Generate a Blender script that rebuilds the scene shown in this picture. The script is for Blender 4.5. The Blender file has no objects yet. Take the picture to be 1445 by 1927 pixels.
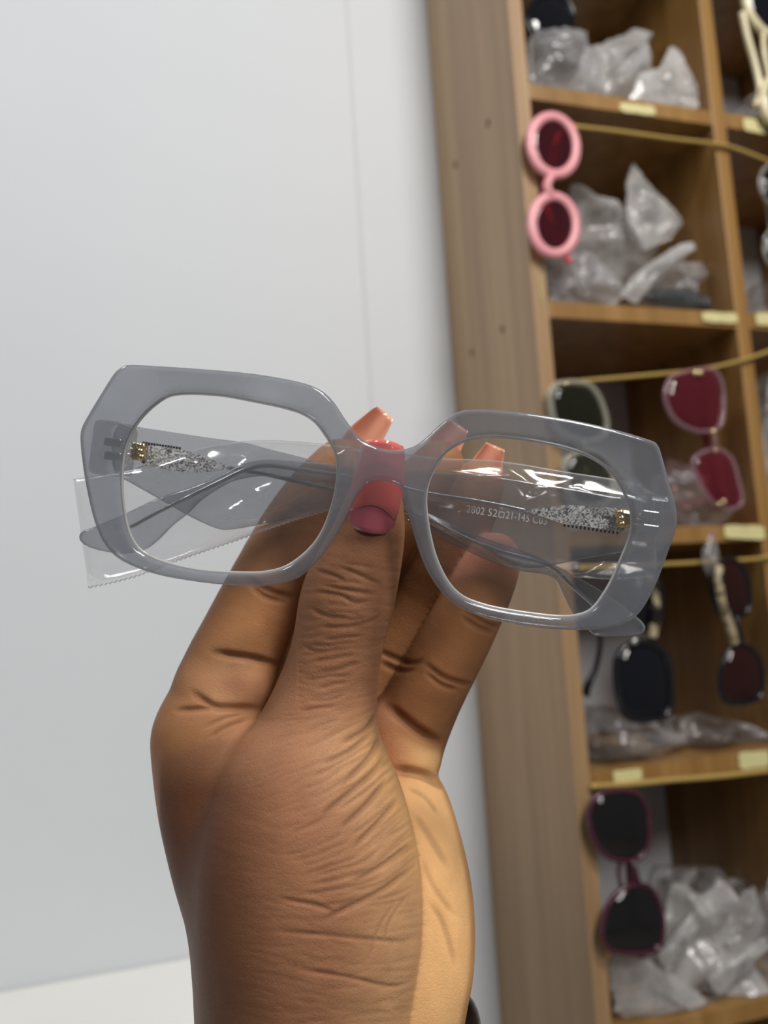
import bpy, bmesh, math, random
import numpy as np
from mathutils import Vector, Matrix

random.seed(7)
rng = np.random.default_rng(7)
scene = bpy.context.scene
COL = scene.collection

# ------------------------------------------------------------------ camera
FPX, CX, CY = 1600.0, 722.5, 963.5           # focal length in pixels of the 1445x1927 frame
CAM = np.array([0.0, 0.0, 1.45])
PITCH, ROLL, YAW = 0.12232, -0.06206, 0.31842
_fw = np.array([0, math.cos(PITCH), math.sin(PITCH)])
_r0 = np.array([1.0, 0, 0]); _u0 = np.array([0, -math.sin(PITCH), math.cos(PITCH)])
RIGHT = math.cos(ROLL) * _r0 + math.sin(ROLL) * _u0
UP = -math.sin(ROLL) * _r0 + math.cos(ROLL) * _u0
FWD = _fw
cd = bpy.data.cameras.new('camera')
cam = bpy.data.objects.new('camera', cd); COL.objects.link(cam)
cam.matrix_world = Matrix(((RIGHT[0], UP[0], -FWD[0], CAM[0]), (RIGHT[1], UP[1], -FWD[1], CAM[1]),
                           (RIGHT[2], UP[2], -FWD[2], CAM[2]), (0, 0, 0, 1)))
cd.sensor_fit = 'VERTICAL'; cd.sensor_height = 34.6; cd.sensor_width = 26.0
cd.lens = FPX / 1927.0 * 34.6
cd.clip_start = 0.01; cd.clip_end = 30
cd.dof.use_dof = True; cd.dof.focus_distance = 0.206; cd.dof.aperture_fstop = 12.0
scene.camera = cam

# ------------------------------------------------------------------ world, lights, exposure
world = bpy.data.worlds.new('World'); scene.world = world; world.use_nodes = True
bgn = world.node_tree.nodes['Background']
bgn.inputs[0].default_value = (0.90, 0.96, 1.0, 1); bgn.inputs[1].default_value = 0.10


def area(name, loc, target, size, power, color, shape='SQUARE', size_y=None):
    l = bpy.data.lights.new(name, 'AREA'); l.energy = power; l.color = color
    l.shape = shape; l.size = size
    if size_y: l.size_y = size_y
    o = bpy.data.objects.new(name, l); COL.objects.link(o); o.location = loc
    o.rotation_euler = (Vector(target) - Vector(loc)).to_track_quat('-Z', 'Y').to_euler()
    return o


area('ceiling_lamp_main', (0.62, -0.25, 2.65), (0.1, 0.35, 1.4), 0.34, 14.5, (1.0, 0.96, 0.90), 'DISK')
area('ceiling_lamp_side', (-0.75, -0.10, 2.65), (0.0, 0.5, 1.4), 0.34, 5.2, (0.95, 0.97, 1.0), 'DISK')
area('ceiling_lamp_rear', (0.9, -1.3, 2.65), (0.5, 0.6, 1.4), 0.5, 16, (1.0, 0.97, 0.95), 'DISK')
scene.view_settings.view_transform = 'Standard'
scene.view_settings.look = 'None'
scene.view_settings.gamma = 1.0
scene.view_settings.use_curve_mapping = False
scene.view_settings.exposure = 0.12
try:
    scene.cycles.use_denoising = True
    scene.cycles.transparent_max_bounces = 32
    scene.cycles.max_bounces = 6; scene.cycles.diffuse_bounces = 3; scene.cycles.glossy_bounces = 3
    scene.cycles.use_adaptive_sampling = True; scene.cycles.adaptive_threshold = 0.03
    scene.cycles.caustics_reflective = False; scene.cycles.caustics_refractive = False
except Exception:
    pass


# ------------------------------------------------------------------ coordinates
def pt(px, py, d):
    """point seen at photo pixel (px,py) lying d metres in front of the camera"""
    return CAM + d * FWD + (px - CX) / FPX * d * RIGHT - (py - CY) / FPX * d * UP


def to_cam(P):
    q = np.asarray(P) - CAM
    return q @ RIGHT, q @ UP, q @ FWD


def cam2world(c):          # c: (...,3) right, up, forward
    c = np.asarray(c, float)
    return CAM + c[..., :1] * RIGHT + c[..., 1:2] * UP + c[..., 2:3] * FWD


S = 0.78                   # metres per unit of the solved cabinet
XC = np.array([math.cos(YAW), math.sin(YAW), 0.0]); YC = np.array([-math.sin(YAW), math.cos(YAW), 0.0]); ZC = np.array([0, 0, 1.0])
OC = CAM + S * np.array([0.19825, 1.0, 0.0])


def cab(u, w, v):          # cabinet frame: u along the front, w into the depth, v height over the camera
    return OC + u * XC + w * YC + v * ZC


def cab_px(px, py, w):     # where the ray of a photo pixel meets the plane of depth w
    r = pt(px, py, 1.0) - CAM
    t = ((OC + w * YC - CAM) @ YC) / (r @ YC)
    q = CAM + t * r - OC
    return np.array([q @ XC, w, q @ ZC])


def cabP(c): return cab(c[0], c[1], c[2])


# ------------------------------------------------------------------ object helpers
def props(o, label=None, cat=None, group=None, kind=None):
    if label: o['label'] = label
    if cat: o['category'] = cat
    if group: o['group'] = group
    if kind: o['kind'] = kind
    return o


def thing(name, label, cat, loc, group=None):
    o = bpy.data.objects.new(name, None); COL.objects.link(o); o.location = loc
    o.empty_display_size = 0.02
    return props(o, label, cat, group)


def world_of(o):
    p = np.array(o.location)
    while o.parent:
        o = o.parent; p = p + np.array(o.location)
    return p


def mesh_obj(name, verts, faces, mat, parent=None, smooth=True, base=None):
    """world-space verts -> mesh object; its origin sits on the parent's (or on base / the verts' lowest centre)"""
    verts = np.asarray(verts, np.float64).reshape(-1, 3)
    if parent is not None:
        org = world_of(parent) if base is None else np.asarray(base)
    else:
        org = np.asarray(base) if base is not None else np.array([verts[:, 0].mean(), verts[:, 1].mean(), verts[:, 2].min()])
    me = bpy.data.meshes.new(name)
    v = verts - org
    if isinstance(faces, np.ndarray):
        n, k = faces.shape
        me.vertices.add(len(v)); me.vertices.foreach_set('co', v.astype(np.float32).ravel())
        me.loops.add(n * k); me.loops.foreach_set('vertex_index', faces.astype(np.int32).ravel())
        me.polygons.add(n); me.polygons.foreach_set('loop_start', np.arange(0, n * k, k, dtype=np.int32))
        me.polygons.foreach_set('loop_total', np.full(n, k, np.int32))
        me.update(calc_edges=True); me.validate()
    else:
        me.from_pydata([tuple(x) for x in v], [], [tuple(f) for f in faces]); me.update()
    if smooth: me.polygons.foreach_set('use_smooth', np.ones(len(me.polygons), bool))
    if mat is not None: me.materials.append(mat)
    o = bpy.data.objects.new(name, me); COL.objects.link(o)
    if parent is not None:
        o.parent = parent; o.location = org - world_of(parent)
    else:
        o.location = org
    return o


BOXF = [(0, 3, 2, 1), (4, 5, 6, 7), (0, 1, 5, 4), (1, 2, 6, 5), (2, 3, 7, 6), (3, 0, 4, 7)]


def cab_box(name, u0, u1, w0, w1, v0, v1, mat, parent=None, bevel=0.0):
    vs = [cab(*c) for c in ((u0, w0, v0), (u1, w0, v0), (u1, w1, v0), (u0, w1, v0), (u0, w0, v1), (u1, w0, v1), (u1, w1, v1), (u0, w1, v1))]
    o = mesh_obj(name, vs, BOXF, mat, parent, smooth=False)
    if bevel:
        m = o.modifiers.new('bevel', 'BEVEL'); m.width = bevel; m.segments = 2
    return o


def tube_mesh(path, rad, n=10, closed=False, flat=None):
    """sweep a circle (or ellipse: flat=(direction, factor)) along a world path"""
    path = np.asarray(path, float); N = len(path)
    rad = np.broadcast_to(np.asarray(rad, float), (N,))
    if closed: T = np.roll(path, -1, 0) - np.roll(path, 1, 0)
    else: T = np.gradient(path, axis=0)
    T /= np.linalg.norm(T, axis=1, keepdims=True) + 1e-12
    ref = np.asarray(flat[0], float) if flat else np.array([0.31, 0.22, 0.93])
    A = np.cross(T, ref); A /= np.linalg.norm(A, axis=1, keepdims=True) + 1e-12
    B = np.cross(T, A)
    k = flat[1] if flat else 1.0
    an = np.linspace(0, 2 * np.pi, n, endpoint=False)
    V = path[:, None] + rad[:, None, None] * (np.cos(an)[None, :, None] * A[:, None] + k * np.sin(an)[None, :, None] * B[:, None])
    F = []
    M = N if closed else N - 1
    for i in range(M):
        j = (i + 1) % N
        for a in range(n):
            b = (a + 1) % n
            F.append((i * n + a, i * n + b, j * n + b, j * n + a))
    if not closed:
        F.append(tuple(range(n))[::-1]); F.append(tuple((N - 1) * n + a for a in range(n)))
    return V.reshape(-1, 3), F


def tube(name, path, rad, mat, parent=None, n=10, closed=False, flat=None):
    V, F = tube_mesh(path, rad, n, closed, flat)
    return mesh_obj(name, V, F, mat, parent)


def catmull(P, n, closed=True):
    P = np.asarray(P, float); N = len(P)
    out = []
    segs = N if closed else N - 1
    for i in range(segs):
        if closed: p0, p1, p2, p3 = P[(i - 1) % N], P[i], P[(i + 1) % N], P[(i + 2) % N]
        else: p0, p1, p2, p3 = P[max(i - 1, 0)], P[i], P[i + 1], P[min(i + 2, N - 1)]
        for t in np.linspace(0, 1, n, endpoint=False):
            out.append(0.5 * ((2 * p1) + (-p0 + p2) * t + (2 * p0 - 5 * p1 + 4 * p2 - p3) * t * t + (-p0 + 3 * p1 - 3 * p2 + p3) * t ** 3))
    if not closed: out.append(P[-1])
    return np.array(out)


def resample(P, n, closed=True):
    P = np.asarray(P, float)
    Q = np.vstack([P, P[:1]]) if closed else P
    s = np.r_[0, np.cumsum(np.linalg.norm(np.diff(Q, axis=0), axis=1))]
    t = np.linspace(0, s[-1], n, endpoint=not closed)
    return np.stack([np.interp(t, s, Q[:, k]) for k in range(Q.shape[1])], 1)


# ------------------------------------------------------------------ implicit surfaces
def surface_nets(F, origin, h):
    """closed quad mesh of the zero level of F (negative inside), vertices in grid coordinates"""
    nx, ny, nz = F.shape
    ins = F < 0
    c = np.zeros((nx - 1, ny - 1, nz - 1), np.int8)
    for dx in (0, 1):
        for dy in (0, 1):
            for dz in (0, 1):
                c += ins[dx:nx - 1 + dx, dy:ny - 1 + dy, dz:nz - 1 + dz]
    act = (c > 0) & (c < 8)
    I, J, K = np.nonzero(act)
    idx = np.full(act.shape, -1, np.int32); idx[I, J, K] = np.arange(len(I))
    acc = np.zeros((len(I), 3)); cnt = np.zeros(len(I))
    cor = [(a, b, d) for a in (0, 1) for b in (0, 1) for d in (0, 1)]
    for a in cor:
        for ax in range(3):
            if a[ax]: continue
            b = list(a); b[ax] = 1
            f0 = F[I + a[0], J + a[1], K + a[2]]; f1 = F[I + b[0], J + b[1], K + b[2]]
            m = (f0 < 0) != (f1 < 0)
            t = np.where(m, f0 / np.where(m, f0 - f1, 1), 0)
            p = np.tile(np.array(a, float), (len(I), 1)); p[:, ax] += t
            acc[m] += p[m]; cnt[m] += 1
    V = np.stack([I, J, K], 1) + acc / cnt[:, None]
    quads = []
    for ax in range(3):
        sl0 = [slice(None)] * 3; sl1 = [slice(None)] * 3
        sl0[ax] = slice(0, -1); sl1[ax] = slice(1, None)
        a = ins[tuple(sl0)]; b = ins[tuple(sl1)]
        m = a != b
        o1, o2 = (ax + 1) % 3, (ax + 2) % 3
        m2 = m.copy()
        e = [slice(None)] * 3; e[o1] = 0; m2[tuple(e)] = False
        e = [slice(None)] * 3; e[o2] = 0; m2[tuple(e)] = False
        e = [slice(None)] * 3; e[o1] = -1; m2[tuple(e)] = False
        e = [slice(None)] * 3; e[o2] = -1; m2[tuple(e)] = False
        P = np.stack(np.nonzero(m2), 1)
        if not len(P): continue
        def cell(d1, d2):
            q = P.copy(); q[:, o1] -= d1; q[:, o2] -= d2
            return idx[q[:, 0], q[:, 1], q[:, 2]]
        q = np.stack([cell(1, 1), cell(0, 1), cell(0, 0), cell(1, 0)], 1)
        neg = ~a[P[:, 0], P[:, 1], P[:, 2]]
        q[neg] = q[neg][:, ::-1]
        quads.append(q)
    Q = np.vstack(quads)
    return np.asarray(origin) + V * np.asarray(h), Q


def laplace(V, Q, it=1, lam=0.5):
    E = np.vstack([Q[:, [0, 1]], Q[:, [1, 2]], Q[:, [2, 3]], Q[:, [3, 0]]])
    a = np.r_[E[:, 0], E[:, 1]]; b = np.r_[E[:, 1], E[:, 0]]
    deg = np.bincount(a, minlength=len(V))[:, None]
    for _ in range(it):
        s = np.stack([np.bincount(a, weights=V[b, k], minlength=len(V)) for k in range(3)], 1)
        V = V + lam * (s / np.maximum(deg, 1) - V)
    return V


def vnormals(V, Q):
    n = np.cross(V[Q[:, 2]] - V[Q[:, 0]], V[Q[:, 3]] - V[Q[:, 1]])
    N = np.zeros_like(V)
    for k in range(4):
        for c in range(3): N[:, c] += np.bincount(Q[:, k], weights=n[:, c], minlength=len(V))
    return N / (np.linalg.norm(N, axis=1, keepdims=True) + 1e-20)


def smin(a, b, k):
    h = np.clip(0.5 + 0.5 * (b - a) / k, 0, 1)
    return b + (a - b) * h - k * h * (1 - h)


def poly_sdf(gx, gy, P):
    """signed distance of grid points to closed polygon P"""
    d = np.full(gx.shape, 1e9); inside = np.zeros(gx.shape, bool)
    N = len(P)
    for i in range(N):
        x0, y0 = P[i]; x1, y1 = P[(i + 1) % N]
        ex, ey = x1 - x0, y1 - y0
        wx, wy = gx - x0, gy - y0
        t = np.clip((wx * ex + wy * ey) / (ex * ex + ey * ey + 1e-20), 0, 1)
        dx, dy = wx - t * ex, wy - t * ey
        d = np.minimum(d, dx * dx + dy * dy)
        c = ((y0 <= gy) & (y1 > gy)) | ((y1 <= gy) & (y0 > gy))
        if abs(ey) > 1e-15:
            inside ^= c & (gx < x0 + (gy - y0) * ex / ey)
    d = np.sqrt(d)
    return np.where(inside, -d, d)


# ------------------------------------------------------------------ materials
def srgb(r, g, b):
    f = lambda c: (c / 12.92 if c <= 0.04045 else ((c + 0.055) / 1.055) ** 2.4)
    return (f(r / 255), f(g / 255), f(b / 255), 1.0)


class NT:
    def __init__(s, name):
        s.m = bpy.data.materials.new(name); s.m.use_nodes = True
        s.t = s.m.node_tree; s.t.nodes.clear()
        s.out = s.n('ShaderNodeOutputMaterial')

    def n(s, typ, **kw):
        x = s.t.nodes.new(typ)
        for k, v in kw.items():
            if k.startswith('i_'):
                key = k[2:]
                x.inputs[int(key) if key.isdigit() else key.replace('_', ' ')].default_value = v
            else: setattr(x, k, v)
        return x

    def l(s, a, b): s.t.links.new(a, b)

    def principled(s, color=(0.5, 0.5, 0.5, 1), rough=0.5, **kw):
        p = s.n('ShaderNodeBsdfPrincipled')
        p.inputs['Base Color'].default_value = color; p.inputs['Roughness'].default_value = rough
        for k, v in kw.items(): p.inputs[k.replace('_', ' ')].default_value = v
        return p

    def done(s, sh): s.l(sh, s.out.inputs[0]); return s.m


def mat_plain(name, color, rough=0.5, noise=0.0, scale=30.0, bump=0.0, **kw):
    t = NT(name); p = t.principled(color, rough, **kw)
    tc = t.n('ShaderNodeTexCoord'); nz = t.n('ShaderNodeTexNoise', i_Scale=scale, i_Detail=4.0)
    t.l(tc.outputs['Object'], nz.inputs['Vector'])
    if noise:
        mx = t.n('ShaderNodeMixRGB', blend_type='MULTIPLY', i_Fac=1.0); mx.inputs[1].default_value = color
        mr = t.n('ShaderNodeMapRange', i_3=1 - noise, i_4=1 + noise)
        t.l(nz.outputs[0], mr.inputs[0]); t.l(mr.outputs[0], mx.inputs[2]); t.l(mx.outputs[0], p.inputs['Base Color'])
    if bump:
        b = t.n('ShaderNodeBump', i_Strength=bump, i_Distance=0.001)
        t.l(nz.outputs[0], b.inputs['Height']); t.l(b.outputs[0], p.inputs['Normal'])
    return t.done(p.outputs[0])


def mat_clear(name, tint, body, opacity, rough=0.06, ior=1.45, bump=0.0, bscale=400.0, translucent=0.3, glossmul=1.0, cloud=0.0, edge=0.0, edge_tint=1.0):
    """clear or milky plastic: part of the light passes, part scatters in the body, the surface is glossy"""
    t = NT(name)
    tr = t.n('ShaderNodeBsdfTransparent'); tr.inputs[0].default_value = tint
    df = t.n('ShaderNodeBsdfDiffuse'); df.inputs[0].default_value = body
    tl = t.n('ShaderNodeBsdfTranslucent'); tl.inputs[0].default_value = body
    m0 = t.n('ShaderNodeMixShader', i_0=translucent); t.l(df.outputs[0], m0.inputs[1]); t.l(tl.outputs[0], m0.inputs[2])
    m1 = t.n('ShaderNodeMixShader', i_0=opacity); t.l(tr.outputs[0], m1.inputs[1]); t.l(m0.outputs[0], m1.inputs[2])
    gl = t.n('ShaderNodeBsdfGlossy'); gl.inputs['Roughness'].default_value = rough
    gl.inputs[0].default_value = (1, 1, 1, 1)
    fr = t.n('ShaderNodeFresnel', i_IOR=ior)
    ge = t.n('ShaderNodeNewGeometry'); mi = t.n('ShaderNodeMapRange', i_3=ior, i_4=1.0 / ior)   # the same reflection on both sides of the film
    t.l(ge.outputs['Backfacing'], mi.inputs[0]); t.l(mi.outputs[0], fr.inputs['IOR'])
    m2 = t.n('ShaderNodeMixShader'); t.l(m1.outputs[0], m2.inputs[1]); t.l(gl.outputs[0], m2.inputs[2])
    mm = t.n('ShaderNodeMath', operation='MULTIPLY'); mm.inputs[1].default_value = glossmul
    t.l(fr.outputs[0], mm.inputs[0]); t.l(mm.outputs[0], m2.inputs[0])
    tc = t.n('ShaderNodeTexCoord')
    nz = t.n('ShaderNodeTexNoise', i_Scale=bscale, i_Detail=3.0); t.l(tc.outputs['Object'], nz.inputs['Vector'])
    if bump:
        b = t.n('ShaderNodeBump', i_Strength=bump, i_Distance=0.001); t.l(nz.outputs[0], b.inputs['Height'])
        for s in (gl, df, fr): t.l(b.outputs[0], s.inputs['Normal'])
    if cloud:
        mr = t.n('ShaderNodeMapRange', i_1=0.3, i_2=0.7, i_3=max(0, opacity - cloud), i_4=min(1, opacity + cloud))
        t.l(nz.outputs[0], mr.inputs[0]); t.l(mr.outputs[0], m1.inputs[0])
    if edge:                                   # the light path through the material grows towards the edges
        lw = t.n('ShaderNodeLayerWeight', i_Blend=0.5); pw = t.n('ShaderNodeMath', operation='POWER'); pw.inputs[1].default_value = 2.5
        t.l(lw.outputs['Facing'], pw.inputs[0])
        if bump: t.l(b.outputs[0], lw.inputs['Normal'])
        me = t.n('ShaderNodeMath', operation='MULTIPLY_ADD', use_clamp=True); me.inputs[1].default_value = edge; me.inputs[2].default_value = opacity
        t.l(pw.outputs[0], me.inputs[0])
        if cloud: t.l(mr.outputs[0], me.inputs[2])
        t.l(me.outputs[0], m1.inputs[0])
        if edge_tint < 1:
            mt = t.n('ShaderNodeMixRGB'); mt.inputs[1].default_value = body; mt.inputs[2].default_value = tuple(c * edge_tint for c in body[:3]) + (1,)
            t.l(pw.outputs[0], mt.inputs[0]); t.l(mt.outputs[0], df.inputs[0]); t.l(mt.outputs[0], tl.inputs[0])
    return t.done(m2.outputs[0])


def mat_wood(name, ca, cb, cc):
    t = NT(name); p = t.principled(ca, 0.38)
    tc = t.n('ShaderNodeTexCoord'); mp = t.n('ShaderNodeMapping'); mp.inputs['Scale'].default_value = (46, 46, 1.3)
    mp.inputs['Rotation'].default_value = (0, 0, YAW)
    t.l(tc.outputs['Object'], mp.inputs['Vector'])
    nz = t.n('ShaderNodeTexNoise', i_Scale=1.0, i_Detail=5.0, i_Roughness=0.6); t.l(mp.outputs[0], nz.inputs['Vector'])
    cr = t.n('ShaderNodeValToRGB'); e = cr.color_ramp.elements
    e[0].position = 0.3; e[0].color = ca; e[1].position = 0.7; e[1].color = cc
    x = e.new(0.5); x.color = cb
    t.l(nz.outputs[0], cr.inputs[0])
    n2 = t.n('ShaderNodeTexNoise', i_Scale=6.0, i_Detail=3.0); t.l(mp.outputs[0], n2.inputs['Vector'])
    mr = t.n('ShaderNodeMapRange', i_3=0.86, i_4=1.1); t.l(n2.outputs[0], mr.inputs[0])
    mx = t.n('ShaderNodeMixRGB', blend_type='MULTIPLY', i_Fac=1.0); t.l(cr.outputs[0], mx.inputs[1]); t.l(mr.outputs[0], mx.inputs[2])
    t.l(mx.outputs[0], p.inputs['Base Color'])
    b = t.n('ShaderNodeBump', i_Strength=0.15, i_Distance=0.0006); t.l(n2.outputs[0], b.inputs['Height']); t.l(b.outputs[0], p.inputs['Normal'])
    return t.done(p.outputs[0])


M = {}
M['wall'] = mat_plain('white_wall_paint', srgb(209, 212, 216), 0.7, noise=0.02, scale=9, bump=0.1)
M['counter'] = mat_plain('white_laminate', srgb(243, 243, 238), 0.45, noise=0.015, scale=20)
M['floor'] = mat_plain('grey_floor_tile', srgb(170, 165, 158), 0.5, noise=0.08, scale=6)
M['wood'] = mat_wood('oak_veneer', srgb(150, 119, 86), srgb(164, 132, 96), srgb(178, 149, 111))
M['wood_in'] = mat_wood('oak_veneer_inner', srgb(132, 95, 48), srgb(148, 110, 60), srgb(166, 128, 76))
M['cord'] = mat_plain('gold_elastic_cord', srgb(196, 165, 95), 0.35, noise=0.15, scale=300, Metallic=0.3)
M['label'] = mat_plain('yellowed_price_tape', srgb(214, 205, 150), 0.45, noise=0.12, scale=60)
M['screw'] = mat_plain('wood_filler_spot', srgb(98, 74, 52), 0.6, noise=0.1)
M['gold'] = mat_plain('gold_metal', srgb(228, 206, 160), 0.2, noise=0.05, scale=200, Metallic=1.0)
M['silver'] = mat_plain('silver_metal', srgb(215, 215, 215), 0.2, noise=0.05, scale=200, Metallic=1.0)
M['acetate'] = mat_clear('smoky_grey_acetate', (0.90, 0.915, 0.94, 1), (0.37, 0.385, 0.425, 1), 0.42, rough=0.05, ior=1.5, translucent=0.35, cloud=0.08, bscale=45, edge=0.6, edge_tint=0.45)
M['temple'] = mat_clear('clear_grey_acetate', (0.90, 0.91, 0.93, 1), (0.33, 0.345, 0.38, 1), 0.27, rough=0.05, ior=1.5, translucent=0.35, edge=0.9, edge_tint=0.3)
M['endpiece'] = mat_clear('clear_grey_end_piece', (0.93, 0.94, 0.95, 1), (0.30, 0.31, 0.34, 1), 0.10, rough=0.08, ior=1.5, translucent=0.35, edge=0.4)
M['lens'] = mat_clear('clear_demo_lens', (0.985, 0.985, 0.985, 1), (0.8, 0.82, 0.86, 1), 0.012, rough=0.02, ior=1.35, glossmul=0.6)
M['lensrim'] = mat_clear('clear_lens_edge', (0.95, 0.95, 0.95, 1), (0.85, 0.85, 0.83, 1), 0.55, rough=0.1, ior=1.5)
M['film'] = mat_clear('clear_plastic_film', (0.965, 0.965, 0.97, 1), (0.85, 0.86, 0.9, 1), 0.035, rough=0.12, ior=1.5, translucent=0.5, glossmul=1.7, edge=0.3)
M['filmedge'] = mat_clear('sealed_film_edge', (0.95, 0.95, 0.95, 1), (0.9, 0.9, 0.9, 1), 0.4, rough=0.15, ior=1.5)
M['print'] = mat_plain('white_print', srgb(232, 234, 236), 0.5, noise=0.02)
M['bag'] = mat_clear('crumpled_clear_bag', (0.97, 0.97, 0.97, 1), (0.93, 0.92, 0.91, 1), 0.48, rough=0.2, ior=1.5, translucent=0.5, cloud=0.24, bscale=40, edge=0.6)
M['bag_dim'] = mat_clear('thin_clear_bag', (0.96, 0.96, 0.97, 1), (0.88, 0.88, 0.90, 1), 0.18, rough=0.2, ior=1.5, translucent=0.45, cloud=0.12, bscale=40, edge=0.6)
M['bag_dark'] = mat_clear('bag_round_dark_glasses', (0.75, 0.78, 0.8, 1), (0.10, 0.12, 0.13, 1), 0.6, rough=0.2, ior=1.5, translucent=0.3, cloud=0.3, bscale=50)
M['pinkrim'] = mat_plain('glitter_pink_acetate', srgb(232, 158, 164), 0.3, noise=0.16, scale=500, bump=0.3)
M['coralplastic'] = mat_plain('coral_red_plastic', srgb(226, 96, 98), 0.25, noise=0.05)
M['lens_wine'] = mat_clear('wine_red_lens', (0.62, 0.24, 0.30, 1), (0.10, 0.02, 0.03, 1), 0.35, rough=0.03, ior=1.45, translucent=0.2)
M['lens_pink'] = mat_clear('raspberry_pink_lens', (0.80, 0.36, 0.42, 1), (0.30, 0.04, 0.07, 1), 0.32, rough=0.03, ior=1.5, translucent=0.5)
M['pinkclear'] = mat_clear('pale_pink_clear_rim', (0.95, 0.80, 0.86, 1), (0.62, 0.42, 0.48, 1), 0.35, rough=0.06, ior=1.5)
M['lens_black'] = mat_plain('black_lens', (0.006, 0.006, 0.009, 1), 0.04, noise=0.02)
M['lens_olive'] = mat_clear('dark_olive_lens', (0.34, 0.34, 0.22, 1), (0.03, 0.03, 0.015, 1), 0.5, rough=0.03, ior=1.5)
M['lens_brown'] = mat_clear('dark_brown_lens', (0.34, 0.16, 0.12, 1), (0.05, 0.012, 0.01, 1), 0.6, rough=0.03, ior=1.5)
M['lens_smoke'] = mat_clear('smoke_lens', (0.32, 0.30, 0.29, 1), (0.02, 0.018, 0.018, 1), 0.6, rough=0.03, ior=1.5)
M['black'] = mat_plain('black_acetate', (0.010, 0.010, 0.013, 1), 0.14, noise=0.05)
M['plum'] = mat_plain('plum_acetate', srgb(74, 36, 50), 0.2, noise=0.1, scale=80)
M['cream'] = mat_plain('cream_acetate', srgb(226, 214, 178), 0.25, noise=0.06, scale=60)
M['clearrim'] = mat_clear('clear_frame', (0.92, 0.92, 0.88, 1), (0.72, 0.70, 0.58, 1), 0.4, rough=0.06, ior=1.5)
M['stripe'] = None
M['sleeve'] = mat_plain('dark_grey_fabric', srgb(84, 88, 94), 0.8, noise=0.1, scale=200, bump=0.4)


def mat_glitter():
    t = NT('silver_glitter_inlay'); p = t.principled((0.6, 0.6, 0.6, 1), 0.35, Metallic=0.35)
    tc = t.n('ShaderNodeTexCoord'); vo = t.n('ShaderNodeTexVoronoi', i_Scale=2600.0); t.l(tc.outputs['Object'], vo.inputs['Vector'])
    cr = t.n('ShaderNodeValToRGB'); e = cr.color_ramp.elements
    e[0].color = (0.16, 0.16, 0.17, 1); e[1].color = (1.0, 0.99, 0.97, 1); e[0].position = 0.15; e[1].position = 0.8
    sx = t.n('ShaderNodeSeparateColor'); t.l(vo.outputs['Color'], sx.inputs[0]); t.l(sx.outputs[0], cr.inputs[0]); t.l(cr.outputs[0], p.inputs['Base Color'])
    b = t.n('ShaderNodeBump', i_Strength=0.5, i_Distance=0.0004); t.l(vo.outputs['Color'], b.inputs['Height']); t.l(b.outputs[0], p.inputs['Normal'])
    return t.done(p.outputs[0])


M['glitter'] = mat_glitter()


def mat_marble():
    t = NT('ivory_and_black_marble'); p = t.principled((0.4, 0.35, 0.25, 1), 0.25)
    tc = t.n('ShaderNodeTexCoord'); nz = t.n('ShaderNodeTexNoise', i_Scale=70.0, i_Detail=3.0, i_Distortion=1.0); t.l(tc.outputs['Object'], nz.inputs['Vector'])
    cr = t.n('ShaderNodeValToRGB'); e = cr.color_ramp.elements
    e[0].position = 0.44; e[0].color = (0.012, 0.011, 0.01, 1); e[1].position = 0.56; e[1].color = srgb(176, 160, 128)
    t.l(nz.outputs[0], cr.inputs[0]); t.l(cr.outputs[0], p.inputs['Base Color'])
    return t.done(p.outputs[0])


M['stripe'] = mat_marble()


def mat_skin():
    t = NT('skin'); p = t.principled((0.3, 0.15, 0.08, 1), 0.42)
    at = t.n('ShaderNodeAttribute', attribute_name='skin'); tc = t.n('ShaderNodeTexCoord')
    n1 = t.n('ShaderNodeTexNoise', i_Scale=160.0, i_Detail=5.0); t.l(tc.outputs['Object'], n1.inputs['Vector'])
    mr = t.n('ShaderNodeMapRange', i_3=0.84, i_4=1.16); t.l(n1.outputs[0], mr.inputs[0])
    mx = t.n('ShaderNodeMixRGB', blend_type='MULTIPLY', i_Fac=1.0); t.l(at.outputs['Color'], mx.inputs[1]); t.l(mr.outputs[0], mx.inputs[2])
    t.l(mx.outputs[0], p.inputs['Base Color'])
    vo = t.n('ShaderNodeTexVoronoi', i_Scale=900.0, feature='DISTANCE_TO_EDGE')
    ns = t.n('ShaderNodeTexNoise', i_Scale=500.0, i_Detail=2.0); t.l(tc.outputs['Object'], ns.inputs['Vector'])
    mv = t.n('ShaderNodeMixRGB', i_Fac=0.004); t.l(tc.outputs['Object'], mv.inputs[1]); t.l(ns.outputs['Color'], mv.inputs[2])
    t.l(mv.outputs[0], vo.inputs['Vector'])
    mr2 = t.n('ShaderNodeMapRange', i_1=0.0, i_2=0.12); t.l(vo.outputs[0], mr2.inputs[0])
    b = t.n('ShaderNodeBump', i_Strength=0.28, i_Distance=0.00022); t.l(mr2.outputs[0], b.inputs['Height']); t.l(b.outputs[0], p.inputs['Normal'])
    p.inputs['Subsurface Weight'].default_value = 0.12
    p.inputs['Subsurface Scale'].default_value = 0.003
    p.inputs['Subsurface Radius'].default_value = (1.0, 0.4, 0.2)
    p.inputs['Specular IOR Level'].default_value = 0.10
    return t.done(p.outputs[0])


M['skin'] = mat_skin()
M['nail_bed'] = mat_plain('mauve_pink_nail', srgb(182, 92, 104), 0.16, noise=0.05, scale=300, Coat_Weight=0.6)
M['polish'] = mat_plain('coral_pink_gel_polish', srgb(226, 116, 112), 0.1, noise=0.04, scale=200, Coat_Weight=0.8)
M['polish_peach'] = mat_plain('peach_gel_polish', srgb(238, 170, 142), 0.16, noise=0.05, scale=200, Coat_Weight=0.6, Subsurface_Weight=0.2, Subsurface_Scale=0.002)

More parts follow.
